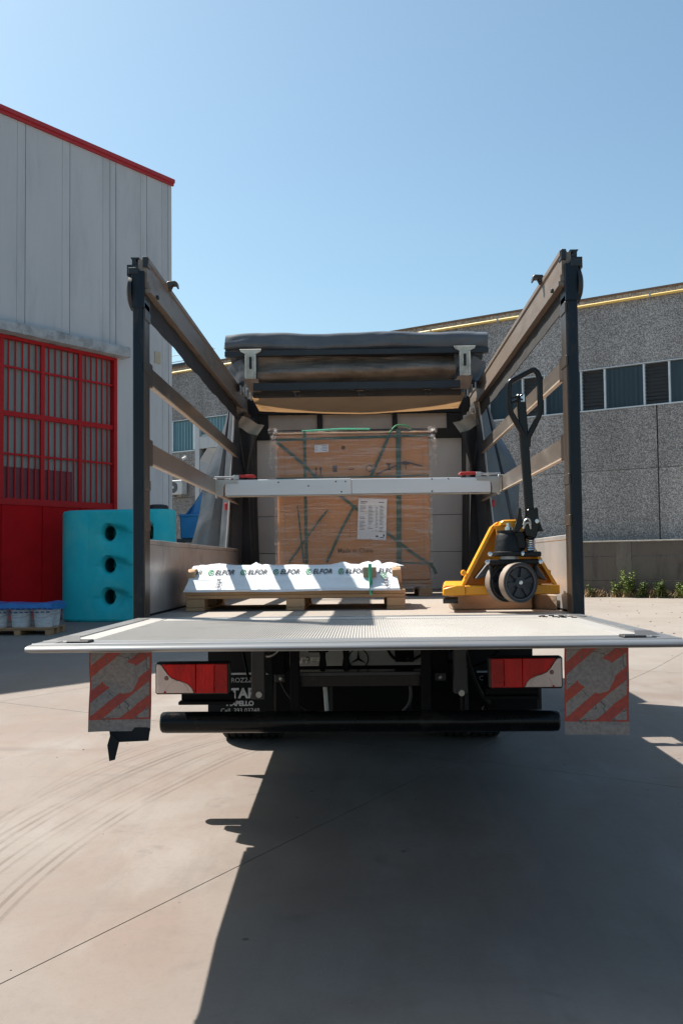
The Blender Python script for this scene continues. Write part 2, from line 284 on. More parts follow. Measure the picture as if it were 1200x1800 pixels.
def flap_mat():
    """red and white warning stripes, printed, cracked and scuffed"""
    m = bpy.data.materials.new('warning_stripes'); m.use_nodes = True
    N = m.node_tree.nodes; Lk = m.node_tree.links; b = N['Principled BSDF']; b.inputs['Roughness'].default_value = .45
    tc = N.new('ShaderNodeTexCoord'); uv = tc.outputs['UV']
    sx = N.new('ShaderNodeSeparateXYZ'); Lk.new(uv, sx.inputs[0])
    def mth(op, a, c=None):
        x = N.new('ShaderNodeMath'); x.operation = op
        for i, v in enumerate((a, c)):
            if v is None: continue
            if isinstance(v, (int, float)): x.inputs[i].default_value = v
            else: Lk.new(v, x.inputs[i])
        return x.outputs[0]
    u, v = sx.outputs[0], sx.outputs[1]      # u 0..1 across, v 0..1.45 upward
    oi = N.new('ShaderNodeObjectInfo')
    nz = N.new('ShaderNodeTexNoise'); nz.inputs['Scale'].default_value = 3.5; nz.inputs['Detail'].default_value = 7; Lk.new(uv, nz.inputs[0])
    s = mth('ADD', mth('SUBTRACT', v, mth('MULTIPLY', u, .86)), mth('MULTIPLY', mth('SUBTRACT', nz.outputs['Fac'], .5), .05))
    st = mth('LESS_THAN', mth('FRACT', mth('DIVIDE', mth('ADD', s, .845), .44)), .47)
    # round scuffed patch
    du = mth('SUBTRACT', u, .5); dv = mth('SUBTRACT', v, .93)
    rad = mth('ADD', mth('SQRT', mth('ADD', mth('MULTIPLY', du, du), mth('MULTIPLY', dv, dv))), mth('MULTIPLY', mth('SUBTRACT', nz.outputs['Fac'], .5), .35))
    patch = mth('LESS_THAN', rad, .27)
    edge = mth('MAXIMUM', mth('LESS_THAN', u, .025), mth('MAXIMUM', mth('GREATER_THAN', u, .965), mth('LESS_THAN', v, .23)))
    red = mth('MAXIMUM', mth('MULTIPLY', st, mth('SUBTRACT', 1.0, patch)), edge)
    bottom = mth('LESS_THAN', v, .2)
    red = mth('MULTIPLY', red, mth('SUBTRACT', 1.0, bottom))
    n2 = N.new('ShaderNodeTexNoise'); n2.inputs['Scale'].default_value = 14; n2.inputs['Detail'].default_value = 9; n2.inputs['Roughness'].default_value = .75; Lk.new(uv, n2.inputs[0])
    g = N.new('ShaderNodeValToRGB'); g.color_ramp.elements[0].position = .3; g.color_ramp.elements[1].position = .7
    g.color_ramp.elements[0].color = (.085,.072,.066,1); g.color_ramp.elements[1].color = (.215,.188,.172,1); Lk.new(n2.outputs['Fac'], g.inputs[0])
    r_ = N.new('ShaderNodeValToRGB'); r_.color_ramp.elements[0].position = .3; r_.color_ramp.elements[1].position = .7
    r_.color_ramp.elements[0].color = (.15,.014,.008,1); r_.color_ramp.elements[1].color = (.31,.028,.011,1); Lk.new(n2.outputs['Fac'], r_.inputs[0])
    mx = N.new('ShaderNodeMixRGB'); Lk.new(red, mx.inputs[0]); Lk.new(g.outputs[0], mx.inputs[1]); Lk.new(r_.outputs[0], mx.inputs[2])
    # cracks
    vo = N.new('ShaderNodeTexVoronoi'); vo.feature = 'DISTANCE_TO_EDGE'; vo.inputs['Scale'].default_value = 1.9
    av = N.new('ShaderNodeVectorMath'); av.operation = 'ADD'; Lk.new(uv, av.inputs[0])
    nv = N.new('ShaderNodeVectorMath'); nv.operation = 'SCALE'; nv.inputs['Scale'].default_value = .3; Lk.new(nz.outputs['Color'], nv.inputs[0]); Lk.new(nv.outputs[0], av.inputs[1])
    Lk.new(av.outputs[0], vo.inputs['Vector'])
    ck = mth('MULTIPLY', mth('LESS_THAN', vo.outputs['Distance'], .013), mth('GREATER_THAN', nz.outputs['Fac'], .52))
    m2 = N.new('ShaderNodeMixRGB'); m2.inputs[2].default_value = (.05,.045,.045,1); Lk.new(ck, m2.inputs[0]); Lk.new(mx.outputs[0], m2.inputs[1])
    Lk.new(m2.outputs[0], b.inputs['Base Color'])
    bp = N.new('ShaderNodeBump'); bp.inputs['Strength'].default_value = .5; bp.inputs['Distance'].default_value = .004; Lk.new(n2.outputs['Fac'], bp.inputs['Height']); Lk.new(bp.outputs[0], b.inputs['Normal'])
    return m
MT['flap'] = flap_mat()

# ------------------------------------------------------------------ mesh helpers
def B(): return bmesh.new()
def box(bm, x0, x1, y0, y1, z0, z1, bev=0, mtx=None, mi=0):
    co = [(x0,y0,z0),(x1,y0,z0),(x1,y1,z0),(x0,y1,z0),(x0,y0,z1),(x1,y0,z1),(x1,y1,z1),(x0,y1,z1)]
    vs = [bm.verts.new(c) for c in co]
    fs = [bm.faces.new([vs[i] for i in f]) for f in ((0,3,2,1),(4,5,6,7),(0,1,5,4),(1,2,6,5),(2,3,7,6),(3,0,4,7))]
    for f in fs: f.material_index = mi
    if bev:
        r = bmesh.ops.bevel(bm, geom=list({e for f in fs for e in f.edges}), offset=bev, segments=1, affect='EDGES', profile=.5)
        vs = list({v for f in r['faces'] for v in f.verts} | {v for v in vs if v.is_valid})
        for f in r['faces']: f.material_index = mi
    if mtx is not None:
        for v in vs: v.co = mtx @ v.co
    return vs
def frame(p0, p1, up=(0,0,1)):
    p0 = Vector(p0); z = (Vector(p1)-p0); L = z.length; z.normalize()
    u = Vector(up)
    if abs(u.dot(z)) > .98: u = Vector((0,1,0))
    x = u.cross(z).normalized(); y = z.cross(x)
    m = Matrix((x,y,z)).transposed().to_4x4(); m.translation = p0
    return m, L
def beam(bm, p0, p1, wd, ht, up=(0,0,1), bev=0, mi=0):
    m, L = frame(p0, p1, up)
    return box(bm, -wd/2, wd/2, -ht/2, ht/2, 0, L, bev, m, mi)
def prism(bm, pts, vec, bev=0, mi=0):
    vec = Vector(vec); a = [bm.verts.new(p) for p in pts]; b_ = [bm.verts.new(Vector(p)+vec) for p in pts]; n = len(pts)
    fs = [bm.faces.new(a), bm.faces.new(b_[::-1])] + [bm.faces.new([a[(i+1)%n], a[i], b_[i], b_[(i+1)%n]]) for i in range(n)]
    for f in fs: f.material_index = mi
    if bev:
        r = bmesh.ops.bevel(bm, geom=list({e for f in fs for e in f.edges}), offset=bev, segments=1, affect='EDGES', profile=.5)
        for f in r['faces']: f.material_index = mi
def tube(bm, pts, r, n=12, closed=False, caps=True, mi=0):
    pts = [Vector(p) for p in pts]; rings = []; m = len(pts); prev = None
    for i, p in enumerate(pts):
        if closed: t = (pts[(i+1)%m]-pts[i-1]).normalized()
        else: t = (pts[min(i+1,m-1)]-pts[max(i-1,0)]).normalized()
        if prev is None:
            u = Vector((0,0,1)) if abs(t.z) < .9 else Vector((1,0,0)); u = (u-t*u.dot(t)).normalized()
        else: u = (prev-t*prev.dot(t)).normalized()
        prev = u; v = t.cross(u); rr = r[i] if isinstance(r, (list, tuple)) else r
        rings.append([bm.verts.new(p+(u*math.cos(2*math.pi*k/n)+v*math.sin(2*math.pi*k/n))*rr) for k in range(n)])
    for i in range(m if closed else m-1):
        a, b_ = rings[i], rings[(i+1)%m]
        for k in range(n):
            f = bm.faces.new([a[k], a[(k+1)%n], b_[(k+1)%n], b_[k]]); f.material_index = mi
    if caps and not closed:
        for f in (bm.faces.new(rings[0][::-1]), bm.faces.new(rings[-1])): f.material_index = mi
def smoothpath(pts, it=2, closed=False):
    pts = [Vector(p) for p in pts]
    for _ in range(it):
        q = []; n = len(pts)
        if not closed: q.append(pts[0])
        for i in range(n if closed else n-1):
            a, b_ = pts[i], pts[(i+1)%n]; q += [a*.75+b_*.25, a*.25+b_*.75]
        if not closed: q.append(pts[-1])
        pts = q
    return pts
def lathe(bm, prof, mtx, n=24, mi=0, cap=True):
    """prof: (radius, height) from bottom to top, axis z of mtx"""
    rings = []
    for r, h in prof:
        rings.append([bm.verts.new(mtx @ Vector((r*math.cos(2*math.pi*k/n), r*math.sin(2*math.pi*k/n), h))) for k in range(n)])
    for a, b_ in zip(rings, rings[1:]):
        for k in range(n):
            f = bm.faces.new([a[k], a[(k+1)%n], b_[(k+1)%n], b_[k]]); f.material_index = mi
    if cap:
        for f in (bm.faces.new(rings[0][::-1]), bm.faces.new(rings[-1])): f.material_index = mi
def grid(bm, fn, nu, nv, mi=0, uvf=None):
    vs = [[bm.verts.new(fn(i/nu, j/nv)) for j in range(nv+1)] for i in range(nu+1)]
    lay = bm.loops.layers.uv.verify() if uvf else None
    for i in range(nu):
        for j in range(nv):
            f = bm.faces.new([vs[i][j], vs[i+1][j], vs[i+1][j+1], vs[i][j+1]]); f.material_index = mi
            if uvf:
                for l, (a, b_) in zip(f.loops, ((i,j),(i+1,j),(i+1,j+1),(i,j+1))): l[lay].uv = uvf(a/nu, b_/nv)
    return vs
def solid(bm, th):
    bmesh.ops.recalc_face_normals(bm, faces=bm.faces)
    bmesh.ops.solidify(bm, geom=list(bm.faces), thickness=th)

def ob(name, bm, m, par=None, smooth=35, local=False, kind=None, norm=True):
    me = bpy.data.meshes.new(name)
    if isinstance(bm, bpy.types.Mesh): me = bm; me.name = name
    else:
        if norm: bmesh.ops.recalc_face_normals(bm, faces=bm.faces)
        bm.to_mesh(me); bm.free()
    me.materials.clear()
    for x in (m if isinstance(m, (list, tuple)) else [m]): me.materials.append(MT[x])
    if smooth:
        me.polygons.foreach_set('use_smooth', [True]*len(me.polygons)); me.set_sharp_from_angle(angle=R(smooth))
    o = bpy.data.objects.new(name, me); COL.objects.link(o)
    if par is not None: attach(o, par, local)
    if kind: o['kind'] = kind
    return o
def attach(o, par, local=False):
    o.parent = par
    if not local and par.type == 'EMPTY': o.matrix_parent_inverse = root_m(par).inverted()
def root_m(e): return Matrix.LocRotScale(e.location, e.rotation_euler, e.scale)
def piece(name, me, par, mtx, label=None):
    """a further object that shares mesh data, placed by its own matrix in the parent's frame"""
    o = bpy.data.objects.new(name, me); COL.objects.link(o); o.parent = par; o.matrix_basis = mtx
    return o
def tag(o, label, cat, group=None, kind=None):
    o['label'] = label; o['category'] = cat
    if group: o['group'] = group
    return o
def thing(name, label, cat, loc=(0,0,0), rz=0, group=None, size=1):
    o = bpy.data.objects.new(name, None); COL.objects.link(o); o.location = loc; o.rotation_euler = (0,0,rz); o.empty_display_size = .1; o.scale = (size,)*3
    return tag(o, label, cat, group)
def copy_tree(o, par=None):
    c = o.copy(); COL.objects.link(c)
    if par is not None: c.parent = par
    for ch in list(o.children): copy_tree(ch, c)
    return c
def text(body, size, mtx, m, par, name='lettering', ext=.0008, shear=0, bold=0, align='CENTER', sx=1, local=False):
    cu = bpy.data.curves.new('t', 'FONT'); cu.body = body; cu.size = size; cu.extrude = ext; cu.shear = shear; cu.offset = bold; cu.align_x = align; cu.align_y = 'CENTER'; cu.resolution_u = 3
    t = bpy.data.objects.new('t', cu); COL.objects.link(t)
    me = bpy.data.meshes.new_from_object(t.evaluated_get(bpy.context.evaluated_depsgraph_get()))
    bpy.data.objects.remove(t); bpy.data.curves.remove(cu)
    me.transform(mtx @ Matrix.Diagonal((sx,1,1,1)))
    return ob(name, me, m, par, smooth=0, local=local)
FACE = Matrix.Rotation(R(90), 4, 'X')       # lettering upright, seen from -y
def at(x, y, z, rot=None):
    m = Matrix.Translation((x,y,z)) @ FACE
    return m @ rot if rot is not None else m
def rz(a): return Matrix.Rotation(a, 4, 'Z')
def jit(a): return random.uniform(-a, a)

# ================================================================== SETTING
def gz(y): return -.02*(6.5-max(y,-6)) if y < 6.5 else (0 if y < 11 else min(.18, (y-11)*.0277))
CAM_SCALE = .85           # yard behind the truck scaled about the camera by this share, locations included
bm = B()
ys_ = [-250,-60,-6]+[-5+.5*k for k in range(47)]+[19,25,40,100,600]
rows = [[bm.verts.new((x, y, gz(y)-.014)) for x in (-400,-60,-15,0,15,60,400)] for y in ys_]
for a, b_ in zip(rows, rows[1:]):
    for k in range(6): bm.faces.new([a[k], a[k+1], b_[k+1], b_[k]])
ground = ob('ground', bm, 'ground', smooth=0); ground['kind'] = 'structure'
bm = B(); rows = [[bm.verts.new((x, y, gz(y)-.009)) for x in (-17,22)] for y in [-9,-6]+[-5+.5*k for k in range(47)]+[19,34]]
for a, b_ in zip(rows, rows[1:]): bm.faces.new([a[0], a[1], b_[1], b_[0]])
jb = ob('joint_bed', bm, 'joint', ground, smooth=0)
# cast slabs between two families of saw-cut joints
A0 = Vector((-1.122, 3.069)); dA = Vector((.473, .881)); nA = Vector((.881, -.473))
B0 = Vector((.86, 5.982)); dB = Vector((.823, -.567)).normalized()
def isect(i, j):      # line i of family A, line j of family B
    p = A0 + nA*4.6*i; q = B0 + Vector((dB.y, -dB.x))*-5.2*j
    # p + s dA = q + t dB
    den = dA.x*(-dB.y) + dB.x*dA.y
    r = q-p; s = (r.x*(-dB.y) + dB.x*r.y)/den
    return p + dA*s
for i in range(-4, 4):
    for j in range(-3, 6):
        c4 = [isect(i,j), isect(i+1,j), isect(i+1,j+1), isect(i,j+1)]
        cen = sum(c4, Vector((0,0)))/4
        if not (-14 < cen.x < 18 and -6 < cen.y < 30): continue
        pts = []
        for c in c4:
            d_ = (cen-c); pts.append(c + d_.normalized()*.0042)
        bm = B()
        def sl(u, v, pts=pts):
            q = (pts[0]*(1-u)+pts[1]*u)*(1-v)+(pts[3]*(1-u)+pts[2]*u)*v; return Vector((q.x, q.y, gz(q.y)))
        gv = grid(bm, sl, 12, 12)
        rim_ = [gv[k][0] for k in range(13)]+[gv[12][k] for k in range(1,13)]+[gv[k][12] for k in range(11,-1,-1)]+[gv[0][k] for k in range(11,0,-1)]
        low = [bm.verts.new(v_.co-Vector((0,0,.0085))) for v_ in rim_]
        for k in range(len(rim_)): bm.faces.new([rim_[k], low[k], low[(k+1)%len(low)], rim_[(k+1)%len(low)]])
        ob('slab', bm, 'ground', ground, smooth=0)

# ------------------------------------------------------------------ warehouse (local: x along facade to the viewer's left, y out, z up)
ph = R(33.5)
wh = thing('warehouse', 'white panelled warehouse with red roof trim and tall red barred door', 'warehouse', (-4.08, 21.185, .18), math.atan2(-math.cos(ph), -math.sin(ph)), None, CAM_SCALE)
bm = B()
box(bm, .02, 1.9, -14, -.10, 0, 10.9); box(bm, 1.9, 7.1, -14, -.30, 0, 10.9); box(bm, 7.1, 15, -14, -.10, 0, 10.9); box(bm, 1.9, 7.1, -.30, -.10, 6.2, 10.9)
ob('wall_core', bm, 'wall_core', wh, local=True, smooth=0)
def wpanel(x0, x1, z0, z1):
    bm = B(); g_ = .009
    a, b_ = x0+g_, x1-g_
    pr_ = [(a,-.10),(b_,-.10),(b_,0)]
    if x1-x0 > .6: pr_ += [(a+.216,0),(a+.207,-.014),(a+.198,0)]
    pr_ += [(a,0)]
    prism(bm, [(x,y,z0) for x,y in pr_], (0,0,z1-z0)); ob('wall_panel', bm, 'white_wall', wh, local=True, smooth=0)
xs = [0, .13, .87, 2.07, 3.27, 4.49, 5.69, 6.89, 8.09, 9.29, 10.49, 11.69, 12.89, 14.09]
for a, b_ in zip(xs, xs[1:]):
    if b_ <= 1.0 or a >= 7.1: wpanel(a, b_, 0, 10.88)
    elif a < 1.88 < b_: wpanel(a, 1.88, 0, 10.88); wpanel(1.885, b_, 6.2, 10.88)
    elif a < 7.1 < b_: wpanel(a, 7.1, 6.2, 10.88); wpanel(7.105, b_, 0, 10.88)
    else: wpanel(a, b_, 6.2, 10.88)
bm = B()
prism(bm, [(-.03,.0,10.86),(-.03,.05,10.86),(-.03,.05,10.92),(-.03,.09,10.93),(-.03,.09,11.02),(-.03,-.3,11.03),(-.03,-.3,10.9),(-.03,-.1,10.885),(-.03,0,10.885)], (15.1,0,0))
ob('roof_trim', bm, 'red_trim', wh, local=True, smooth=0)
bm = B()
n_ = 40
def lint(u, v):
    x = 1.67+u*6.2; a = v*4
    pr_ = [(0,6.40),(.24,6.37),(.27,6.30),(.27,6.13),(0.0,6.11)]
    i = min(3, int(a)); t = a-i
    y = pr_[i][0]*(1-t)+pr_[i+1][0]*t; z = pr_[i][1]*(1-t)+pr_[i+1][1]*t
    nn = mnoise.noise(Vector((x*2.2, v*3, 1)))*.018 + mnoise.noise(Vector((x*9, v*7, 4)))*.007
    return Vector((x, y+nn*.6+.002, z+nn))
grid(bm, lint, 70, 12); 
bm.verts.ensure_lookup_table()
ends = [bm.verts[j] for j in range(13)]; bm.faces.new(ends)
ob('door_canopy', bm, 'old_concrete', wh, local=True, smooth=30)
door = None
bm = B(); box(bm, 1.89, 1.99, -.10, .06, 0, 6.1, .004); box(bm, 1.99, 7.0, -.1, .05, 6.03, 6.1)
door = ob('door', bm, 'red_bar', wh, local=True)
# corrugated translucent glazing
bm = B()
prof = []
x = 1.99; k = 0
while x < 7.0:
    prof += [(x, -.055 if k % 2 else -.085), (min(7.0, x+.04), -.055 if k % 2 else -.085)]
    x += .0875; k += 1
prism(bm, [(a,b_,2.6) for a,b_ in prof]+[(7.0,-.1,2.6),(1.99,-.1,2.6)], (0,0,3.44))
ob('glazing', bm, 'glazing', door, smooth=0)
bm = B(); box(bm, 3.16, 5.0, -.052, -.035, 2.63, 3.31, .003); ob('inner_sheet', bm, 'maroon', door)
for vx in (2.97, 4.02, 5.08, 6.14):
    bm = B(); box(bm, vx-.05, vx+.05, -.02, .03, 2.62, 6.03, .004); ob('mullion', bm, 'red_bar', door)
edges = [1.99, 2.97, 4.02, 5.08, 6.14, 7.0]
barme = None
for a, b_ in zip(edges, edges[1:]):
    for k in range(1, 6):
        xx = a + (b_-a)*k/6
        if barme is None:
            bm = B(); box(bm, -.016, .016, -.016, .014, 2.62, 6.03, .003); o = ob('bar', bm, 'red_bar', door); o.location.x = xx; barme = o.data
        else: piece('bar', barme, door, Matrix.Translation((xx,0,0)))
for hz, hw in ((5.44,.022), (4.44,.055), (3.58,.022), (2.57,.07)):
    bm = B(); box(bm, 1.99, 7.0, -.03 if hw < .05 else -.04, .018 if hw < .05 else .022, hz-hw, hz+hw, .003); ob('crossbar', bm, 'red_bar', door)
for a, b_ in ((1.99,2.95), (2.96,4.0), (4.01,5.06), (5.07,6.12), (6.13,7.0)):
    bm = B(); box(bm, a+.004, b_-.004, -.04, .0, .04, 2.5, .006); ob('door_sheet', bm, 'red_door', door)
bm = B(); box(bm, .42, .62, .002, .02, 6.2, 6.49, .003); ob('wall_plate', bm, 'beige_sign', wh, local=True)

# ------------------------------------------------------------------ factory behind (local: x along facade to the right, y inward)
nf = Vector((math.sin(ph), math.cos(ph), 0)); dr = Vector((math.cos(ph), -math.sin(ph), 0))
W0 = Vector((7.14, 26.775, .18)); FO = W0 + nf*.85
fa = thing('factory', 'long pebbledash factory with ribbon window and yellow pipe under its roof edge', 'factory', FO, -ph, None, CAM_SCALE)
def F(name, m, *boxes, par=None, bev=0, smooth=35):
    bm = B()
    for b_ in boxes: box(bm, *b_, bev)
    return ob(name, bm, m, par or fa, local=True, smooth=smooth)
F('inner_wall', 'roof_dark', (-44, 29, .35, 14, 0, 9.85), smooth=0)
ups = [-44, -36.5, -29, -21.6, -14.1, -6.6, .58+2.3, 10.4, 18, 29]
for a, b_ in zip(ups, ups[1:]): F('upper_panel', 'pebble', (a+.006, b_-.006, 0, .34, 7.56, 9.9))
lows = [-44, -36.5, -29, -21.6]
for a, b_ in ((-44,-36.5), (-36.5,-29), (-29,-19.5), (-16.5,-10), (-10,-6.9), (-6.9,.57), (.605,8.1), (8.1,15.6), (15.6,29)):
    F('lower_panel', 'pebble', (a+.006, b_-.006, 0, .34, 4.13, 6.13)); F('lower_panel', 'pebble', (a+.006, b_-.006, -.0, .34, 0, 4.115))
F('slit_joint', 'roof_dark', (.572, .603, .03, .3, 0, 4.9))
F('window_sill', 'alu_frame', (-16.5, 29, -.03, .2, 6.135, 6.175), (-29,-19.5,-.03,.2,6.135,6.175))
F('window_head', 'alu_frame', (-44, 29, -.02, .2, 7.53, 7.555))
bm = B(); box(bm, -44, 29, -.04, .4, 9.905, 9.965); ob('roof_edge', bm, 'rust_coping', fa, local=True)
bm = B(); tube(bm, [(-44,-.09,9.69),(29,-.09,9.69)], .048, 10); pipe = ob('gas_pipe', bm, 'yellow_pipe', fa, local=True)
cl = None
for k in range(24):
    xx = -40+k*2.7
    if cl is None:
        bm = B(); box(bm, -.02, .02, -.145, 0, 9.635, 9.745); o = ob('pipe_clip', bm, 'galv', pipe); o.location.x = xx; cl = o.data
    else: piece('pipe_clip', cl, pipe, Matrix.Translation((xx,0,0)))
# ribbon window: wide corrugated panes between narrow louvred ones
x = -1.93 - 2.125*7; win = []
while x < 20:
    win.append((x, x+.815, True)); win.append((x+.815, x+2.125, False)); x += 2.125
for a, b_, lou in win:
    f = F('window', 'alu_frame', (a-.03, a+.03, .02, .16, 6.18, 7.52))
    if lou:
        F('pane', 'roof_dark', (a+.03, b_-.03, .14, .17, 6.18, 7.52), par=f)
        bm = B()
        for k in range(11): box(bm, a+.035, b_-.035, -.001, .05, 0, .012, 0, Matrix.Translation((0,.07,6.22+k*.12)) @ Matrix.Rotation(R(-40), 4, 'X'))
        ob('louvre_blades', bm, 'louvre', f, kind='stuff')
    else:
        bm = B(); pr_ = []; n_ = 16
        for k in range(n_+1): pr_.append((a+.03+(b_-a-.06)*k/n_, .10+(.005 if k % 2 else 0)))
        prism(bm, [(p,q,6.18) for p,q in pr_]+[(b_-.03,.15,6.18),(a+.03,.15,6.18)], (0,0,1.34)); ob('pane', bm, 'blue_pane', f, smooth=0)
# left end seen between the warehouse and the truck
f = F('window', 'alu_frame', (-20.95, -20.83, .0, .16, 6.2, 7.5)); F('frame_post', 'alu_frame', (-19.62,-19.5,.0,.16,6.2,7.5), par=f)
bm = B(); pr_ = []
for k in range(15): pr_.append((-20.83+1.21*k/14, .05+(.03 if k % 2 else 0)))
prism(bm, [(p,q,6.2) for p,q in pr_]+[(-19.62,.15,6.2),(-20.83,.15,6.2)], (0,0,1.3)); ob('pane', bm, 'teal_pane', f, smooth=0)
F('render_panel', 'render_white', (-19.45,-19.2,-.06,.34,0,6.1), (-19.2,-16.5,-.05,.34,6.2,6.72), (-19.45,-19.2,-.06,.34,6.1,7.52))
f = F('window', 'alu_frame', (-19.15,-16.5,.02,.16,6.76,6.80))
bm = B(); pr_ = []
for k in range(31): pr_.append((-19.15+2.65*k/30, .07+(.02 if k % 2 else 0)))
prism(bm, [(p,q,6.8) for p,q in pr_]+[(-16.5,.15,6.8),(-19.15,.15,6.8)], (0,0,.72)); ob('pane', bm, 'teal_pane', f, smooth=0)
bm = B()  # octagonal white surround with deep reveal
oc = [(-19.18,0,3.0),(-19.18,0,5.7),(-18.75,0,6.18),(-17.1,0,6.18),(-16.6,0,5.7),(-16.6,0,3.0)]
ic = [(-18.5,.5,3.0),(-18.5,.5,5.3),(-18.2,.5,5.6),(-17.4,.5,5.6),(-17.1,.5,5.3),(-17.1,.5,3.0)]
vo_ = [bm.verts.new((p[0],-.05,p[2])) for p in oc]; vi_ = [bm.verts.new(p) for p in ic]
for k in range(5): bm.faces.new([vo_[k], vo_[k+1], vi_[k+1], vi_[k]])
ob('porch_reveal', bm, 'render_white', fa, local=True, smooth=0)
F('porch_door', 'teal_pane', (-18.5,-17.1,.52,.56,3.0,5.6)); F('porch_door_frame', 'alu_frame', (-18.5,-18.42,.46,.51,3,5.5), (-17.85,-17.78,.46,.51,3,5.58))
F('ground_storey', 'roof_dark', (-19.2,-16.5,.3,.34,0,6.2))
# roof plant at the left end
bm = B()
for zz in (10.27, 10.57): tube(bm, [(-24,.3,zz),(-18.6,.3,zz)], .018, 6)
for xx in (-23,-21.6,-20.3,-20.15,-18.7): tube(bm, [(xx,.3,9.9),(xx,.3,10.62)], .022, 6)
ob('roof_railing', bm, 'galv', fa, local=True)
F('roof_cabinet', 'roof_dark', (-23,-19.7,1.2,3.2,9.85,10.45), (-19.5,-18.7,1.5,2.6,9.85,10.2))
bm = B(); tube(bm, smoothpath([(-19.4,.7,9.85),(-19.4,.7,10.2),(-19.1,.7,10.32),(-18.85,.7,10.2),(-18.85,.7,9.85)], 2), .085, 10); ob('roof_duct', bm, 'galv', fa, local=True)
for xx, hh, rr in ((-18.35,1.02,.17), (-17.75,.80,.2)):
    bm = B(); lathe(bm, [(rr*.75,0),(rr*.75,hh-.25),(rr*1.2,hh-.24),(rr*1.2,hh-.12),(rr*.9,hh-.1),(rr*.9,hh-.03),(rr*1.1,hh-.02),(rr*1.05,hh)], Matrix.Translation((xx,.9,9.85)), 14); ob('roof_vent', bm, 'galv', fa, local=True)
# air conditioner on the factory wall
def fw(x, y, z): return FO + (dr*x + nf*y + Vector((0,0,z)))*CAM_SCALE
ac = thing('air_conditioner', 'white outdoor air conditioner unit on the pebbledash wall beside the warehouse corner', 'air conditioner', fw(-20.36,-.2,4.25), -ph, None, CAM_SCALE)
bm = B(); box(bm, -.42,.42,-.16,.16,0,.62,.02); ob('casing', bm, 'ac_white', ac, local=True)
bm = B(); lathe(bm, [(.25,0),(.25,.012),(.05,.014)], Matrix.Translation((-.1,-.162,.31)) @ Matrix.Rotation(R(90),4,'X'), 24); ob('fan_grille', bm, 'ac_dark', ac, local=True)
bm = B(); lathe(bm, [(.055,0),(.055,.025)], Matrix.Translation((-.1,-.17,.31)) @ Matrix.Rotation(R(90),4,'X'), 16); ob('fan_hub', bm, 'ac_white', ac, local=True)
bm = B(); box(bm, -.35,-.3,-.18,.2,-.06,-.005); box(bm, .3,.35,-.18,.2,-.06,-.005); ob('bracket', bm, 'galv', ac, local=True)
sc_ = thing('security_camera', 'small white security camera below the teal window of the factory', 'camera', fw(-19.95,0,5.95), -ph, None, CAM_SCALE)
bm = B(); tube(bm, [(0,0,0),(0,-.2,-.02),(0,-.2,-.1)], .02, 8); ob('arm', bm, 'ac_white', sc_, local=True)
bm = B(); lathe(bm, [(.05,0),(.06,.02),(.06,.2),(.05,.22)], Matrix.Translation((-.1,-.2,-.14)) @ Matrix.Rotation(R(80),4,'Y'), 12); ob('housing', bm, 'ac_white', sc_, local=True)

# ------------------------------------------------------------------ yard boundary wall
bw = thing('boundary_wall', 'stained grey precast concrete yard wall in front of the pebbledash factory', 'wall', W0, -ph, None, CAM_SCALE)
for k in range(-6, 5):
    xa = k*5.2 - .02; xb = xa+5.2-.5
    for z0, z1 in ((0,.52), (.53,1.285), (1.295,1.745)):
        bm = B(); box(bm, xa+.001, xb-.001, jit(.003), .18, z0+.004, z1, .003); ob('wall_panel', bm, 'bound_wall', bw, local=True)
    bm = B(); box(bm, xb+.002, xb+.498, -.008, .2, 0, 1.743, .004); ob('wall_post', bm, 'bound_post', bw, local=True)
bm = B(); box(bm, -31.3, 23.3, -.04, .22, 1.748, 1.79, .006); ob('coping', bm, 'coping', bw, local=True)

# ------------------------------------------------------------------ weeds at the foot of the wall
def ww(x, y): return W0 + (dr*x - nf*y)*CAM_SCALE
def leaf(bm, p, d, l, wd, mi=0):
    d = Vector(d).normalized(); s = d.cross(Vector((0,0,1))); s = s.normalized() if s.length > .01 else Vector((1,0,0)); u = s.cross(d)
    a = bm.verts.new(p); b1 = bm.verts.new(p+d*l*.45+s*wd+u*l*.06); b2 = bm.verts.new(p+d*l*.45-s*wd+u*l*.06); t = bm.verts.new(p+d*l-Vector((0,0,l*.12)))
    for f in (bm.faces.new([a,b1,t]), bm.faces.new([a,t,b2])): f.material_index = mi
def weed(x, y, h, ns, label, dark=False):
    p0 = ww(x, y); r_ = thing('weed', label, 'weed', p0, 0, 'weeds along the yard wall', 1.15)
    bl = B(); bs = B()
    for s in range(ns):
        a = jit(3.14); lean = random.uniform(.05,.45); hh = h*random.uniform(.55,1)
        top = Vector((math.cos(a)*lean*hh, math.sin(a)*lean*hh, hh)); b0 = Vector((jit(.08), jit(.05), 0))
        tube(bs, [b0, b0+top*.5+Vector((0,0,.03)), b0+top], [.008,.006,.003], 5)
        for k in range(24):
            t = .15+.85*k/23; q = b0+top*t; aa = k*2.4+s
            leaf(bl, q, (math.cos(aa), math.sin(aa), random.uniform(-.1,.6)), random.uniform(.08,.17)*(1.15-.5*t), .030)
    ob('stems', bs, 'leafd', r_, local=True); ob('leaves', bl, 'leafd' if dark else 'leaf', r_, smooth=0, local=True, norm=False)
weed(-.05, .30, .66, 9, 'tallest bright green weed growing against the middle of the yard wall')
weed(-.45, .22, .40, 3, 'small green weed just left of the tallest weed by the wall')
weed(.95, .30, .42, 8, 'low dark green bushy weed right of the tallest weed by the wall', True)
weed(-1.15, .25, .30, 3, 'short weed among dry stalks next to the black truck post', True)
weed(.42, .35, .36, 8, 'low spreading weed between the tallest weed and the bushy weed', True)
weed(1.6, .3, .38, 7, 'green weed at the right edge of the photo by the wall')
bm = B()
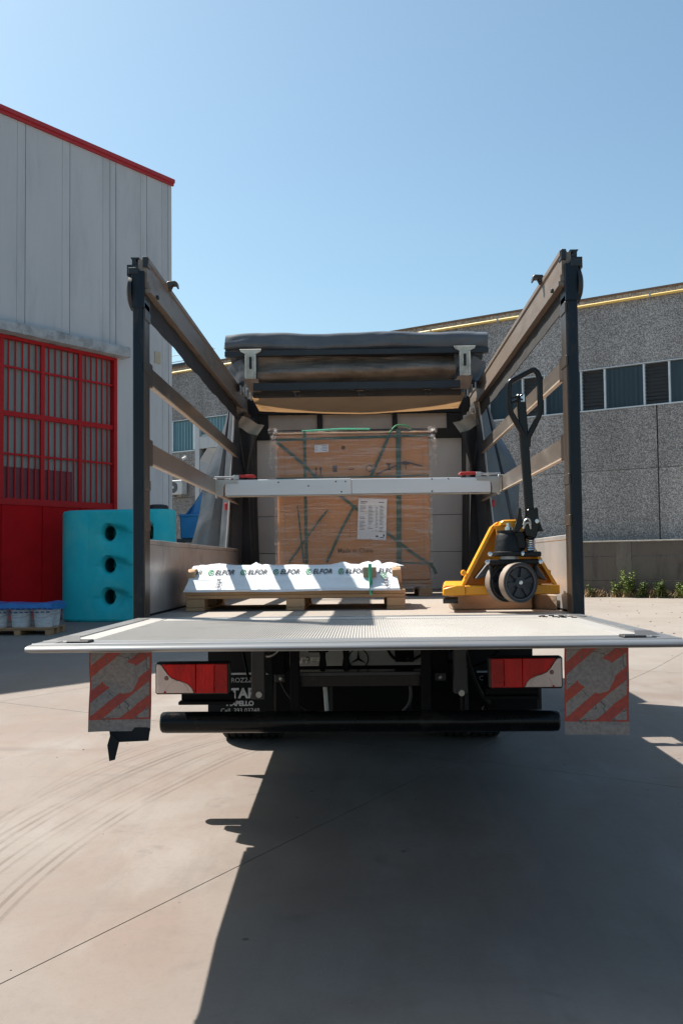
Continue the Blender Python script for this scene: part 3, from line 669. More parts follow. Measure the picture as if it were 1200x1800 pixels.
for k in range(2600):
    x = random.choice([random.gauss(-1.2,.35), random.gauss(.35,.55), random.uniform(-.2,4), random.uniform(-3,6)]); y = abs(random.gauss(.12,.14))
    if -.95 < x < -.62 and random.random() < .8: continue
    p = ww(x, y); a = jit(3.14); h = random.uniform(.05,.27)
    t = p+Vector((math.cos(a)*h*.8, math.sin(a)*h*.8, h)); s = Vector((-math.sin(a), math.cos(a), 0))*.010
    vs = [bm.verts.new(p-s), bm.verts.new(p+s), bm.verts.new(t)]; f = bm.faces.new(vs); f.material_index = 0 if random.random() < .75 else 1
o = ob('dry_grass', bm, ['dry','leafd'], smooth=0, norm=False); tag(o, 'straw coloured dry grass along the foot of the yard wall', 'grass'); o['kind'] = 'stuff'
bm = B()
for k in range(200):
    x = random.uniform(1.5,14); y = random.uniform(11,26)
    s = random.uniform(.005,.022)
    lathe(bm, [(s*.6,0),(s,s*.4),(s*.5,s*.8)], Matrix.Translation((x,y,gz(y)-.002)) @ rz(jit(3)), 5)
for k in range(60):
    x = random.uniform(-2.2,2); y = random.uniform(2.4,7); s = random.uniform(.002,.006)
    lathe(bm, [(s*.6,0),(s,s*.4),(s*.5,s*.8)], Matrix.Translation((x,y,gz(y)-.001)) @ rz(jit(3)), 5)
o = ob('loose_stones', bm, 'stone', smooth=0); tag(o, 'loose small stones scattered over the sunlit concrete yard', 'stones'); o['kind'] = 'stuff'

# ================================================================== OBJECTS IN THE YARD
# teal storage tank with round holes through its flat face
TK = thing('storage_tank', 'big teal plastic storage tank with round holes standing by the red door', 'tank', (-4.471, 18.105, .175), R(-4), None, CAM_SCALE)
def tank_mesh():
    """rounded slab 2.46 wide, .74 deep, 2.4 high; the holes are real tunnels with a funnel rim"""
    bm = B(); W, D, H = 1.235, .37, 2.38; EX = 1.85
    holes = [(hx, hz) for hx in (-.12, .72) for hz in (.53, 1.2, 1.88)]; hr, hh = .12, .155
    def outline(k, n):
        pts = []
        for i in range(n+1):
            a = math.pi/2 + math.pi*i/n; pts.append((-W+D*EX+D*EX*math.cos(a), D*math.sin(a)))
        for i in range(n+1):
            a = -math.pi/2 + math.pi*i/n; pts.append((W-D+D*math.cos(a), D*math.sin(a)))
        return pts
    # front sheet as a dense grid whose points near a hole are pulled on its rim
    def sheet(ys, keep):
        nx, nz = 62, 80; x0, x1 = -W+D*EX, W-D; vs = {}; ring = {}
        for i in range(nx+1):
            for j in range(nz+1):
                x = x0+(x1-x0)*i/nx; z = .06+(H-.12)*j/nz; y = -D; ins = None
                for hi, (hx, hz) in enumerate(holes):
                    q = math.hypot((x-hx)/hr, (z-hz)/hh)
                    if q < 1: ins = hi
                    if q < 1.35 and q >= 1: y = max(y, -D+.16*(1.35-q)/.35)
                    # soft funnel round each hole, widening to the right, with a brow above it
                    y = max(y, -D+.15*math.exp(-(((x-hx-.06)/(.20 if x < hx+.06 else .34))**2+((z-hz)/(.155 if z > hz else .21))**2)**(2.2 if z > hz else 1.0)))
                vs[i,j] = (x, y, z, ins)
        bv = {}
        for key, (x, y, z, ins) in vs.items():
            if ins is not None:
                nb = [vs.get((key[0]+a, key[1]+b_)) for a in (-1,0,1) for b_ in (-1,0,1)]
                if any(n_ and n_[3] is None for n_ in nb):
                    hx, hz = holes[ins]; a = math.atan2((z-hz)/hh, (x-hx)/hr); bv[key] = bm.verts.new((hx+hr*math.cos(a), (-D+.17)*ys, hz+hh*math.sin(a)))
            else: bv[key] = bm.verts.new((x, y*ys, z))
        for i in range(nx):
            for j in range(nz):
                q = [(i,j),(i+1,j),(i+1,j+1),(i,j+1)]
                if all(k in bv for k in q) and not all(vs[k][3] is not None for k in q): bm.faces.new([bv[k] for k in q])
    sheet(1, True)
    # ends, back, rounded top and bottom: rings of the stadium outline
    n = 14; prof = [(-.10,0),(-.03,.015),(0,.06),(0,H-.06),(-.02,H-.02),(-.07,H)]
    rings = []
    for off, z in prof:
        ring = []
        for (x, y) in outline(0, n):
            cx = max(-W+D*EX, min(W-D, x)); v = Vector((x-cx, y)); 
            v = v*(1+off/D); ring.append(bm.verts.new((cx+v.x, v.y, z)))
        rings.append(ring)
    m = len(rings[0])
    for r_i, (a, b_) in enumerate(zip(rings, rings[1:])):
        for k in range(m):
            if r_i == 2 and k == n: continue          # the front sheet closes this stretch
            bm.faces.new([a[k], a[(k+1)%m], b_[(k+1)%m], b_[k]])
    bm.faces.new(rings[0][::-1]); bm.faces.new(rings[-1])
    bmesh.ops.remove_doubles(bm, verts=bm.verts, dist=.004)
    return bm, holes, hr, hh, D
bm, holes, hr, hh, D_ = tank_mesh()
ob('tank_body', bm, 'tank', TK, local=True, smooth=30)
tme = None
for hx, hz in holes:
    if tme is None:
        bm = B()
        for k in range(20):
            a, b_ = 2*math.pi*k/20, 2*math.pi*(k+1)/20
            bm.faces.new([bm.verts.new((hr*1.02*math.cos(t), y, hh*1.02*math.sin(t))) for t, y in ((a,-D_+.15),(b_,-D_+.15),(b_,D_-.01),(a,D_-.01))])
        bmesh.ops.remove_doubles(bm, verts=bm.verts, dist=.001)
        o = ob('tunnel', bm, 'tank_in', TK, local=True, norm=False); o.location = (hx,0,hz); tme = o.data
    else: piece('tunnel', tme, TK, Matrix.Translation((hx,0,hz)))
bm = B(); lathe(bm, [(.22,0),(.22,.05),(.20,.09),(.12,.11),(.0,.115)], Matrix.Translation((.86,0,2.38)), 24, cap=False); ob('lid', bm, 'black_plastic', TK, local=True)
rp = B(); tube(rp, smoothpath([(.60,-.35,2.40),(.63,-.41,2.36),(.66,-.41,2.2),(.62,-.40,2.05),(.66,-.36,1.95)],2), .025, 8); tube(rp, smoothpath([(.63,-.35,2.40),(.68,-.41,2.35),(.70,-.41,2.2),(.67,-.41,2.1),(.70,-.36,2.0)],2), .022, 8)
o = ob('rope', rp, 'rope'); o.matrix_world = Matrix.Translation((-4.471,18.105,.175)) @ rz(R(-4)) @ Matrix.Scale(CAM_SCALE, 4); tag(o, 'frayed hemp rope hung over the teal tank beside its black lid', 'rope')
# blue crate and folded blue cover behind the tank
bc = thing('plastic_crate', 'blue plastic crate on a dark stand right of the teal tank', 'crate', (-3.27, 19.55, 1.695), 0, None, CAM_SCALE)
bm = B(); prism(bm, [(-.34,-.3,0),(.30,-.3,0),(.33,-.3,.52),(-.36,-.3,.56)], (0,.6,0), .02); ob('crate_wall', bm, 'blue_plastic', bc, local=True)
bm = B(); box(bm, -.38,.35,-.32,.32,.5,.56,.01); ob('rim', bm, 'blue_plastic', bc, local=True)
st = thing('steel_stand', 'dark steel stand holding the blue crate behind the truck side', 'stand', (-3.27, 19.55, .18), 0, None, CAM_SCALE)
bm = B(); box(bm,-.42,.42,-.35,.35,1.70,1.778,.004); ob('shelf', bm, 'roof_dark', st, local=True)
lm = None
for sx in (-.38,.38):
    for sy in (-.3,.3):
        bm = B(); box(bm,-.03,.03,-.03,.03,0,1.70); o = ob('leg', bm, 'roof_dark', st, local=True); o.location = (sx,sy,0)
bm = B(); 
def cov(u, v):
    wv = (.02+.34*(1-v)**1.1); return Vector((-3.38+.26*v+(u-.5)*wv*.85+.026*math.sin(u*9), 19.6+.085*math.sin(u*7+v*3), 2.175+.56*v))
grid(bm, cov, 12, 10); solid(bm, .012); o = ob('folded_cover', bm, 'blue_plastic'); tag(o, 'blue plastic cover folded into a point standing on the blue crate', 'cover')

# pallets: every board and block its own part
def pallet(name_label, cat, loc, wx, dy, h, m, group='wooden pallets', rzz=0, nb=7, wrap=None):
    r_ = thing('wooden_pallet', name_label, cat, loc, rzz, group)
    bw_ = .10; th = .022; bh = h-.022*2-.02
    pos_x = (-wx/2+bw_/2, 0, wx/2-bw_/2); pos_y = (-dy/2+.07, 0, dy/2-.07)
    me = None
    for px in pos_x:
        bm = B(); box(bm, px-bw_/2, px+bw_/2, -dy/2, dy/2, 0, .018, .003); ob('skid', bm, m, r_, local=True)
        for py in pos_y:
            bm = B(); box(bm, -bw_/2, bw_/2, -.07, .07, 0, bh, .004); o = ob('block', bm, m, r_, local=True); o.location = (px+jit(.004), py, .0185)
    for py in pos_y:
        bm = B(); box(bm, -wx/2, wx/2, py-.06, py+.06, .0185+bh+.0005, .0185+bh+th, .003); ob('stringer', bm, m, r_, local=True)
    z0 = .0185+bh+th+.0005
    for k in range(nb):
        py = -dy/2+.05+(dy-.10)*k/(nb-1); w_ = .05 if k in (0, nb-1, nb//2) else .04
        bm = B(); box(bm, -wx/2+jit(.004), wx/2+jit(.004), py-w_, py+w_, z0, z0+th, .003); ob('board', bm, m, r_, local=True)
    return r_, z0+th
# pallet of white buckets by the door, likewise pulled in and scaled about the camera
bp_, zt = pallet('wooden pallet under the white buckets left of the teal tank', 'pallet', (-5.40, 15.78, .112), 1.08, .72, .130, 'wood'); zt += .112
k = 0; b0 = None
names = {0:'left bucket',1:'middle bucket',2:'right bucket'}
for row in range(2):
    for c in range(3):
        if row and c < 2: continue
        x, y = -5.40-.36+.36*c, 15.61+.34*row
        lab = ('white bucket at the %s of the pallet front, under blue sheet' % ('left','middle','right')[c]) if row == 0 else 'white bucket at the right rear corner of the bucket pallet'
        if b0 is None:
            b0 = thing('paint_bucket', lab, 'bucket', (x,y,zt), 0, 'white buckets on the pallet', .9)
            bm = B(); lathe(bm, [(.145,0),(.15,.01),(.175,.30),(.183,.30),(.183,.315),(.176,.32)], Matrix.Identity(4), 24); ob('bucket_body', bm, 'bucket', b0, local=True)
            bm = B(); lathe(bm, [(.186,.322),(.19,.33),(.19,.35),(.16,.352),(.155,.346)], Matrix.Identity(4), 24); ob('lid', bm, 'blue_plastic', b0, local=True)
            bm = B(); 
            for a in range(-4, 5):
                t0, t1 = -math.pi/2+a*.13-.055, -math.pi/2+a*.13+.055
            tube(bm, [(.178*math.cos(t), .178*math.sin(t), .25-.08*math.cos((t+math.pi/2)*1.0)) for t in [-math.pi/2+.12*q for q in range(-12,13)]], .004, 6); ob('handle', bm, 'galv', b0, local=True)
        else:
            c2 = copy_tree(b0); c2.location = (x,y,zt); c2['label'] = lab
zt2 = zt+.321
bm = B()
def bs_(u, v):
    x = -5.40+(u-.5)*1.12; y = 15.78+(v-.5)*.76
    e = max(abs(u-.5), abs(v-.5))*2
    return Vector((x, y, zt2+.005+.025*mnoise.noise(Vector((x*5,y*5,0)))+.035*mnoise.noise(Vector((x*2,y*2,3)))+.045-(.085 if e > .97 else 0)))
grid(bm, bs_, 44, 30); solid(bm, .006); o = ob('plastic_sheet', bm, 'bluesheet'); tag(o, 'crumpled blue plastic sheet laid over the white buckets', 'sheet')
fl = thing('stretch_film', 'clear stretch film with dark blue dashed bands wrapped round the buckets', 'film', (-5.40,15.78,zt), 0, None, .9)
bm = B()
def lf(u, v):
    a = 2*math.pi*u; sx, sy = .60+.015*(1-v), .405+.015*(1-v)
    ex = .22; c_, s_ = math.cos(a), math.sin(a)
    x = sx*math.copysign(abs(c_)**ex, c_); y = sy*math.copysign(abs(s_)**ex, s_)
    wob = 1+.02*mnoise.noise(Vector((x*6,y*6,v*4)))
    return Vector((x*wob, y*wob, .0+.37*v))
grid(bm, lf, 64, 8); ob('film', bm, 'film', fl, local=True)
for zb in (.255, .315):
    for k in range(13):
        bm = B(); box(bm, -.60+k*.093+(.04 if zb > .3 else 0), -.60+k*.093+.06+(.04 if zb > .3 else 0), -.436,-.432, zb, zb+.022); ob('band_mark', bm, 'navy', fl, local=True)

# ================================================================== TRUCK
XC = -.035
TR = thing('truck', 'flatbed truck with open curtain sides, roof folded forward and lowered aluminium tail lift', 'truck', (XC, 4.85, 0))
def T(name, m, bm, par=None, **kw): return ob(name, bm, m, par or TR, **kw)
def tb(name, m, *bx, par=None, bev=.003):
    bm = B()
    for b_ in bx: box(bm, *b_, bev)
    return ob(name, bm, m, par or TR)
ZD = .94
# deck and chassis
dk = tb('deck', 'floor', (XC-1.05, XC+1.05, 4.80, 9.18, ZD-.03, ZD))
tb('deck_frame', 'chassis', (XC-1.07, XC+1.07, 4.83, 9.18, ZD-.115, ZD-.032))
tb('rear_sill', 'plat_edge', (XC-1.06, XC+1.06, 4.745, 4.798, ZD-.06, ZD+.003))
for sx in (-.42, .42): tb('chassis_rail', 'chassis', (XC+sx-.035, XC+sx+.035, 5.2, 11.0, .62, .82))
for k in range(8): tb('cross_member', 'chassis', (XC-1.02, XC+1.02, 5.3+k*.55, 5.36+k*.55, .75, .822))
bm = B(); lathe(bm, [(.05,-.75),(.06,-.2),(.14,-.12),(.17,0),(.14,.12),(.06,.2),(.05,.75)], Matrix.Translation((XC,6.95,.36)) @ Matrix.Rotation(R(90),4,'Y'), 16); T('rear_axle', 'chassis', bm)
bm = B(); tube(bm, [(XC,6.9,.42),(XC,9.3,.52)], .045, 10); T('drive_shaft', 'chassis', bm)
tb('fuel_tank', 'chassis', (XC+.5, XC+1.0, 7.7, 8.6, .42, .80), bev=.03)
tb('toolbox', 'chassis', (XC-1.0, XC-.5, 7.8, 8.7, .40, .80), bev=.02)
# wheels: dual rear, single front
def wheel(cx, cy, wd, r=.345):
    bm = B(); mtx = Matrix.Translation((cx,cy,r)) @ Matrix.Rotation(R(90),4,'Y')
    h = wd/2; pr_ = [(.20,-h),(r-.06,-h*1.04),(r-.015,-h*.96),(r,-h*.82)]
    for t in (-.5,0,.5): pr_ += [(r,h*(t-.07)),(r-.012,h*(t-.055)),(r-.012,h*(t+.055)),(r,h*(t+.07))]
    pr_ += [(r,h*.82),(r-.015,h*.96),(r-.06,h*1.04),(.20,h)]
    lathe(bm, pr_, mtx, 48); t = T('tyre', 'tyre', bm)
    bm = B(); lathe(bm, [(.19,-h*.8),(.205,h*.6),(.12,h*.5),(.07,h*.9),(.0,h*.92)], mtx, 24, cap=False); T('rim', 'castalu', bm, t)
for s in (-1,1):
    wheel(XC+s*.845, 6.95, .195); wheel(XC+s*.625, 6.95, .195); wheel(XC+s*.86, 10.6, .215)
# rear posts with worn inner face, cap and strap ratchet
for s in (-1, 1):
    xo = XC+s*1.095; xi = XC+s*1.042; x0, x1 = min(xo,xi), max(xo,xi)
    p = tb('rear_post', 'post', (x0, x1, 4.85, 4.975, ZD-.10, 2.645), bev=.004)
    tb('inner_face', 'post_in', (min(xi,xi-s*.006), max(xi,xi-s*.006), 4.856, 4.97, ZD+.003, 2.50), par=p, bev=0)
    tb('top_sleeve', 'post', (x0-.006, x1+.006, 4.843, 4.982, 2.47, 2.655), par=p)
    for z in (2.47-.004, 2.20, 1.62, 1.42): tb('weld_band', 'post_in', (min(xi,xi-s*.010), max(xi,xi-s*.010), 4.85, 4.975, z-.05, z), par=p, bev=.002)
    bm = B(); lathe(bm, [(.09,0),(.09,.018),(.06,.03),(0,.034)], Matrix.Translation((xo+s*.001,4.91,2.56)) @ Matrix.Rotation(s*R(90),4,'Y'), 20, cap=False); T('strap_cap', 'black_plastic', bm, p)
# top rails: profile extruded front to back, dark hem below, guide tracks showing at the open end
y0r, y1r = 4.86, 9.25
for s in (-1, 1):
    xi = XC+s*1.015
    pr_ = [(0,2.572),(0,2.60),(.008,2.606),(.008,2.694),(0,2.70),(0,2.722),(.035,2.722),(.035,2.715),(.055,2.715),(.055,2.572)]
    bm = B(); prism(bm, [(xi+s*a, y0r, z) for a, z in pr_], (0, y1r-y0r, 0)); rl = T('top_rail', 'rail', bm, smooth=0)
    bm = B(); prism(bm, [(xi+s*a, y0r+.004, z) for a, z in ((-.008,2.55),(.03,2.55),(.03,2.571),(-.008,2.571))], (0,y1r-y0r-.01,0)); T('lower_lip', 'rail', bm, rl, smooth=0)
    def hem(u, v, s=s, xi=xi): return Vector((xi+s*(.032+.006*mnoise.noise(Vector((u*20,v*3,s)))), y0r+.12+(y1r-y0r-.3)*u, 2.549-.11*v-.012*mnoise.noise(Vector((u*9,0,s)))*v))
    bm = B(); grid(bm, hem, 60, 3); solid(bm, .006); T('curtain_hem', 'hem', bm, rl)
    bm = B()
    prism(bm, [(xi+s*a, y0r-.002, z) for a, z in ((.056,2.69),(.11,2.69),(.11,2.635),(.095,2.635),(.095,2.672),(.07,2.672),(.07,2.635),(.056,2.635))], (0,y1r-y0r,0)); T('outer_track', 'blacksteel', bm, rl, smooth=0)
    bm = B(); prism(bm, [(xi+s*a, y0r-.004, z) for a, z in ((.062,2.6905),(.066,2.712),(.05,2.726),(.092,2.726),(.084,2.712),(.084,2.6905))], (0,y1r-y0r,0)); T('upper_track', 'blacksteel', bm, rl, smooth=0)
    tb('track_end', 'blacksteel', (min(xi+s*.004,xi+s*.03), max(xi+s*.004,xi+s*.03), y0r-.012, y0r+.05, 2.675, 2.728), par=rl)
    tb('end_stop', 'blacksteel', (min(xi+s*.05,xi+s*.10), max(xi+s*.05,xi+s*.10), y0r-.02, y0r+.04, 2.640, 2.672), par=rl)
    # claw hook on the inside of the rail
    bm = B(); hy = 5.35
    pts = [(xi+s*.015, 2.728),(xi+s*.005,2.746),(xi-s*.036,2.748),(xi-s*.049,2.738),(xi-s*.052,2.712),(xi-s*.043,2.712),(xi-s*.038,2.728),(xi-s*.018,2.728),(xi-s*.008,2.70),(xi+s*.012,2.695)]
    prism(bm, [(a,hy,z) for a,z in pts], (0,.045,0), .002); T('claw_hook', 'post_in', bm, rl)
    tb('roller', 'black_plastic', (min(xi-s*.02,xi+s*.004), max(xi-s*.02,xi+s*.004), 4.99, 5.02, 2.553, 2.571), par=rl)
# side slats
for s in (-1, 1):
    xi = XC+s*1.045
    for z0, z1, nm in ((2.118,2.206,'upper'), (1.716,1.817,'lower')):
        bm = B()
        pr_ = [(0,z0),(0,z1),(.028,z1),(.028,z0)]
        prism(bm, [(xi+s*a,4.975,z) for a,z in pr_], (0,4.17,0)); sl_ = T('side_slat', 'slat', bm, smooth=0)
        tb('slat_edge', 'slat_edge', (min(xi-s*.004,xi+s*.02), max(xi-s*.004,xi+s*.02), 5.02, 9.13, z0-.007, z0+.001), par=sl_, bev=0)
        tb('slat_socket', 'post_in', (min(xi-s*.008,xi+s*.034), max(xi-s*.008,xi+s*.034), 4.974, 5.05, z0-.016, z1+.016), par=sl_)
# drop sides
for s in (-1, 1):
    xi = XC+s*1.045; x0, x1 = min(xi, xi+s*.028), max(xi, xi+s*.028)
    sp = tb('side_panel', 'alu', (x0, x1, 4.98, 9.13, ZD+.002, 1.30), bev=.002)
    tb('top_cap', 'alu', (x0-.003, x1+.003, 4.98, 9.13, 1.301, 1.326), par=sp, bev=.003)
    tb('bottom_seam', 'chassis', (x0-.002, x1+.002, 4.99, 9.12, ZD+.001, ZD+.012), par=sp, bev=0)
# front bulkhead
yb = 9.14
for s in (-1, 1):
    tb('corner_post', 'frame_black', (min(XC+s*.945,XC+s*1.06), max(XC+s*.945,XC+s*1.06), yb-.02, yb+.1, ZD, 2.72))
for k, (z0, z1) in enumerate(((.95,1.285),(1.29,1.625),(1.63,1.965),(1.97,2.335))):
    tb('bulkhead_panel', 'head', (XC-.943, XC+.943, yb+.02, yb+.05, z0, z1), bev=.002)
tb('bulkhead_light_stop', 'frame_black', (XC-.943, XC+.943, yb+.055, yb+.07, .95, 2.335), bev=0); tb('bulkhead_beam', 'frame_black', (XC-.945, XC+.945, yb-.01, yb+.08, 2.338, 2.425)); tb('bulkhead_beam', 'frame_black', (XC-.945, XC+.945, yb-.01, yb+.08, 2.57, 2.73))  # black sheet added behind the panels to stop daylight leaking through their gaps
xs_ = [-.94, -.836, -.375, -.335, .315, .355, .815, .94]
for a, b_ in ((-.836,-.385),(-.335,.31),(.355,.81)): tb('header_panel', 'header', (XC+a, XC+b_, yb+.03, yb+.05, 2.426, 2.569), bev=.002)
for a, b_ in ((-.94,-.838),(-.383,-.337),(.312,.353),(.812,.94)): tb('header_stud', 'frame_black', (XC+a, XC+b_, yb+.0, yb+.055, 2.4255, 2.5695), bev=.002)
# folded sliding roof
RX = XC-.01
rf_y = 8.05
def rolled(u, v):
    a = -2.2+v*5.0; r_ = .085+.014*mnoise.noise(Vector((u*5,v*3,2)))+.006*math.sin(v*21+u*3)+.010*abs(mnoise.noise(Vector((u*9-v*2,v*4,8))))
    x = RX+(u-.5)*2.15; sag = .012*math.sin(u*math.pi)+.022*mnoise.noise(Vector((u*4,1,0)))
    return Vector((x, rf_y+.12-math.cos(a)*r_*1.2, 3.0+sag+math.sin(a)*r_))
bm = B(); grid(bm, rolled, 130, 34); solid(bm, .004); rp_ = T('folded_roof', 'tarp', bm, smooth=60)
def topfold(u, v):
    x = RX+(u-.5)*2.12; y = rf_y+.1+.52*v
    return Vector((x, y, 2.985+.05*math.sin(v*12)+.02*mnoise.noise(Vector((x*2,y*3,0)))-.10*v))
bm = B(); grid(bm, topfold, 40, 40); solid(bm, .004); T('roof_folds', 'tarp', bm, rp_, smooth=60)
tb('rear_bow', 'blacksteel', (RX-1.075, RX+1.075, rf_y-.005, rf_y+.05, 2.892, 2.935), par=rp_)
def gut(u, v):   # drooping dirty tarpaulin between bows
    x = RX+(u-.5)*1.62; e = 1-abs(u-.5)*2
    y = rf_y+.10-.10*math.sin(v*math.pi)*(.6+.4*min(1,e*4))+.035*math.sin(v*9+x)+.03*mnoise.noise(Vector((x*1.6,v*3,5)))+.022*abs(mnoise.noise(Vector((x*4-v*5,v*6+x*2,9))))
    return Vector((x, y, 2.895-.25*v+.015*mnoise.noise(Vector((x*2,v*2,1)))*(1-v)))
bm = B(); grid(bm, gut, 100, 30); solid(bm, .004); T('tarp_fold', 'tarp_brown', bm, rp_, smooth=60)
for s in (-1, 1):
    def sidef(u, v, s=s):
        return Vector((RX+s*(.80+.30*u), rf_y+.02+.35*u+.05*math.sin(u*8+v*3)+.03*mnoise.noise(Vector((u*4,v*3,s))), 2.90-.22*v-.04*u*v))
    bm = B(); grid(bm, sidef, 24, 12); solid(bm, .004); T('side_fold', 'tarp', bm, rp_, smooth=60)
tb('lower_bow', 'blacksteel', (RX-.84, RX+.84, rf_y-.01, rf_y+.06, 2.605, 2.668), par=rp_)
tb('second_bow', 'tarp_dark', (RX-.86, RX+.86, rf_y+.12, rf_y+.18, 2.575, 2.625), par=rp_)
for s in (-1, 1):          # cast runners
    xr = XC+s*.87
    bm = B()
    prism(bm, [(xr-s*.09,rf_y-.03,2.945),(xr+s*.09,rf_y-.03,2.945),(xr+s*.08,rf_y-.03,2.922),(xr+s*.035,rf_y-.03,2.905),(xr+s*.035,rf_y-.03,2.70),(xr-s*.035,rf_y-.03,2.70),(xr-s*.035,rf_y-.03,2.905),(xr-s*.08,rf_y-.03,2.922)], (0,.02,0), .003)
    ru = T('runner_bracket', 'castalu', bm, rp_)
    tb('lug', 'castalu', (xr-.045, xr-.030, rf_y-.045, rf_y-.012, 2.70, 2.90), (xr+.030, xr+.045, rf_y-.045, rf_y-.012, 2.70, 2.90), par=rp_)
    tb('slot', 'frame_black', (xr-.011, xr+.011, rf_y-.036, rf_y-.029, 2.78, 2.88), par=rp_, bev=.004)
    bm = B(); prism(bm, [(xr-.06,rf_y-.02,2.70),(xr+.06,rf_y-.02,2.70),(xr+.06-s*.02,rf_y+.02,2.60),(xr-.06-s*.05,rf_y+.02,2.60)], (0,.012,0)); T('runner_foot', 'rail', bm, rp_, smooth=0)
    bm = B()
    for k in range(9): tube(bm, [(xr+s*(.03-.018*k)+s*.06, rf_y+.05+.10*k, 2.66),(xr+s*(.03-.018*k)+s*.06, rf_y+.05+.10*k, 2.585)], .008, 6)
    o = T('bow_pins', 'bracket', bm, rp_); o['kind'] = 'stuff'
for xx in (-.50, .02, .56):
    bm = B(); xx += XC
    tube(bm, smoothpath([(xx,rf_y+.02,2.61),(xx-.015,rf_y+.0,2.575),(xx+.01,rf_y-.005,2.545),(xx+.03,rf_y+.0,2.565)],2), .009, 8); tube(bm, [(xx-.03,rf_y+.01,2.60),(xx+.03,rf_y+.01,2.60)], .012, 8); T('roof_hook', 'post_in', bm, rp_)
# sagging beige canvas under the bows
def canv(u, v):
    x = XC+(u-.5)*1.78; e = max(0, 1-((u-.5)*2)**2*.9-abs(u-.5)*.15)
    y = rf_y+.16+.66*v
    sag = .10*e*math.sin(min(1,v*1.15)*math.pi*.9)
    return Vector((x, y, 2.60-.03*v-sag+.006*mnoise.noise(Vector((x*4,y*3,2)))))
bm = B(); grid(bm, canv, 50, 24); solid(bm, .004); T('sagging_canvas', 'canvas', bm, rp_, smooth=60)
# curtains bunched at the front corners
def curtain(s, e, w, w2, hump):
    """loose side curtain pushed to the front: a few broad flat folds that lean outwards towards the hem"""
    ns = 11
    def plan(v):
        hb = hump*math.exp(-((v-.36)/.16)**2)
        a = 1.02+e(v); b_ = a+w(v); c = b_+w2(v)+hb
        return [(.985,8.70),(a-.02,8.50),(a,8.43),(a+.006,8.43),(b_,8.50),(b_-.35*w(v),8.60),(b_+.45*w2(v),8.55+.05*v),(c,8.66),(c-.06,8.80),(c-.10*v,8.98)]
    npl = len(plan(0))-1
    def fn(u, v):
        P_ = plan(v); q = u*npl; k = int(min(npl-1e-6, q)); t = q-k
        x = P_[k][0]*(1-t)+P_[k+1][0]*t; y = P_[k][1]*(1-t)+P_[k+1][1]*t
        n1 = mnoise.noise(Vector((u*7, v*3, s*3)))*.026*(.2+v); n2 = mnoise.noise(Vector((u*17, v*9, s*5)))*.008
        crease = .012*abs(mnoise.noise(Vector((u*4-v*5, v*7+u*3, s*9))))
        return Vector((XC+s*(x+n1*.6), y+n1+n2+crease, 2.56-1.60*v+.01*math.sin(u*20)))
    bm = B(); grid(bm, fn, ns*npl, 40); solid(bm, .004)
    c_ = T('side_curtain', 'tarp', bm, smooth=32)
    bm = B(); tube(bm, [fn(2.5/npl, k/12)+Vector((0,-.006,0)) for k in range(13)], .008, 8); T('edge_piping', 'crosswhite', bm, c_)
    return c_
cL = curtain(-1, lambda v: .03+.10*v, lambda v: .05+.03*v, lambda v: .03+.33*v**1.1, .05)
cR = curtain(1, lambda v: .0+.16*v, lambda v: .06+.15*v, lambda v: .05+.09*v, .10)
for s, cpar in ((-1, cL), (1, cR)):
    def lin(u, v, s=s):
        return Vector((XC+s*(.99-.05*math.sin(u*16+v*2)*(.3+v)-.03*u), 8.56+.52*u, 2.52-1.5*v+.01*mnoise.noise(Vector((u*5,v*5,s)))))
    bm = B(); grid(bm, lin, 50, 18); solid(bm, .004); T('dark_lining', 'tarp_dark', bm, cpar)
    def crn(u, v, s=s):      # stiffened pale corner strip of the roof tarpaulin, hanging inwards
        a = Vector((XC+s*1.0, 8.50, 2.47)); b_ = Vector((XC+s*.80, 8.46, 2.37)); dn = Vector((s*.065, .02, -.085))
        return a*(1-u)+b_*u+dn*v+Vector((0, .02*math.sin(u*5)+.012*math.sin(u*11+v), .008*math.sin(u*7)))
    bm = B(); grid(bm, crn, 14, 5); solid(bm, .004); T('tarp_corner', 'reinf', bm, cpar)
    bm = B()
    def flp(u, v, s=s):
        a = crn(u, 1.0); tip = Vector((XC+s*.985, 8.60, 1.95)); q = a*(1-v)+tip*v
        return q+Vector((0,.03*math.sin(u*6)*(1-v),0))
    grid(bm, flp, 14, 12); solid(bm, .004); T('tarp_flap', 'tarp_dark', bm, cpar, smooth=50)
    bm = B(); beam(bm, (XC+s*1.10,8.34,1.80), (XC+s*1.42,8.36,1.92), .028, .006, (0,1,0)); st_ = T('strap', 'crosswhite', bm, cpar)
    bm = B(); xb = XC+s*1.38; box(bm, xb-.05, xb+.05, 8.33, 8.35, 1.885, 1.92, .004); T('buckle', 'galv', bm, st_)
    bm = B(); xb = XC+s*1.12; box(bm, xb-.012, xb+.012, 8.33, 8.35, 1.65, 1.71, .004); T('red_tag', 'redgrip', bm, cpar)
# cab ahead of the bulkhead
bm = B(); prism(bm, [(XC-.93,9.4,.45),(XC-.93,9.4,2.45),(XC-.93,10.4,2.5),(XC-.93,11.05,1.65),(XC-.93,11.9,1.35),(XC-.93,12.0,.45)], (1.86,0,0), .06); cab = T('cab', 'cabwhite', bm)
bm = B(); prism(bm, [(XC-.80,10.46,2.44),(XC+.80,10.46,2.44),(XC+.80,11.045,1.68),(XC-.80,11.045,1.68)], (0,.02,.016)); T('windscreen', 'glass', bm, cab)

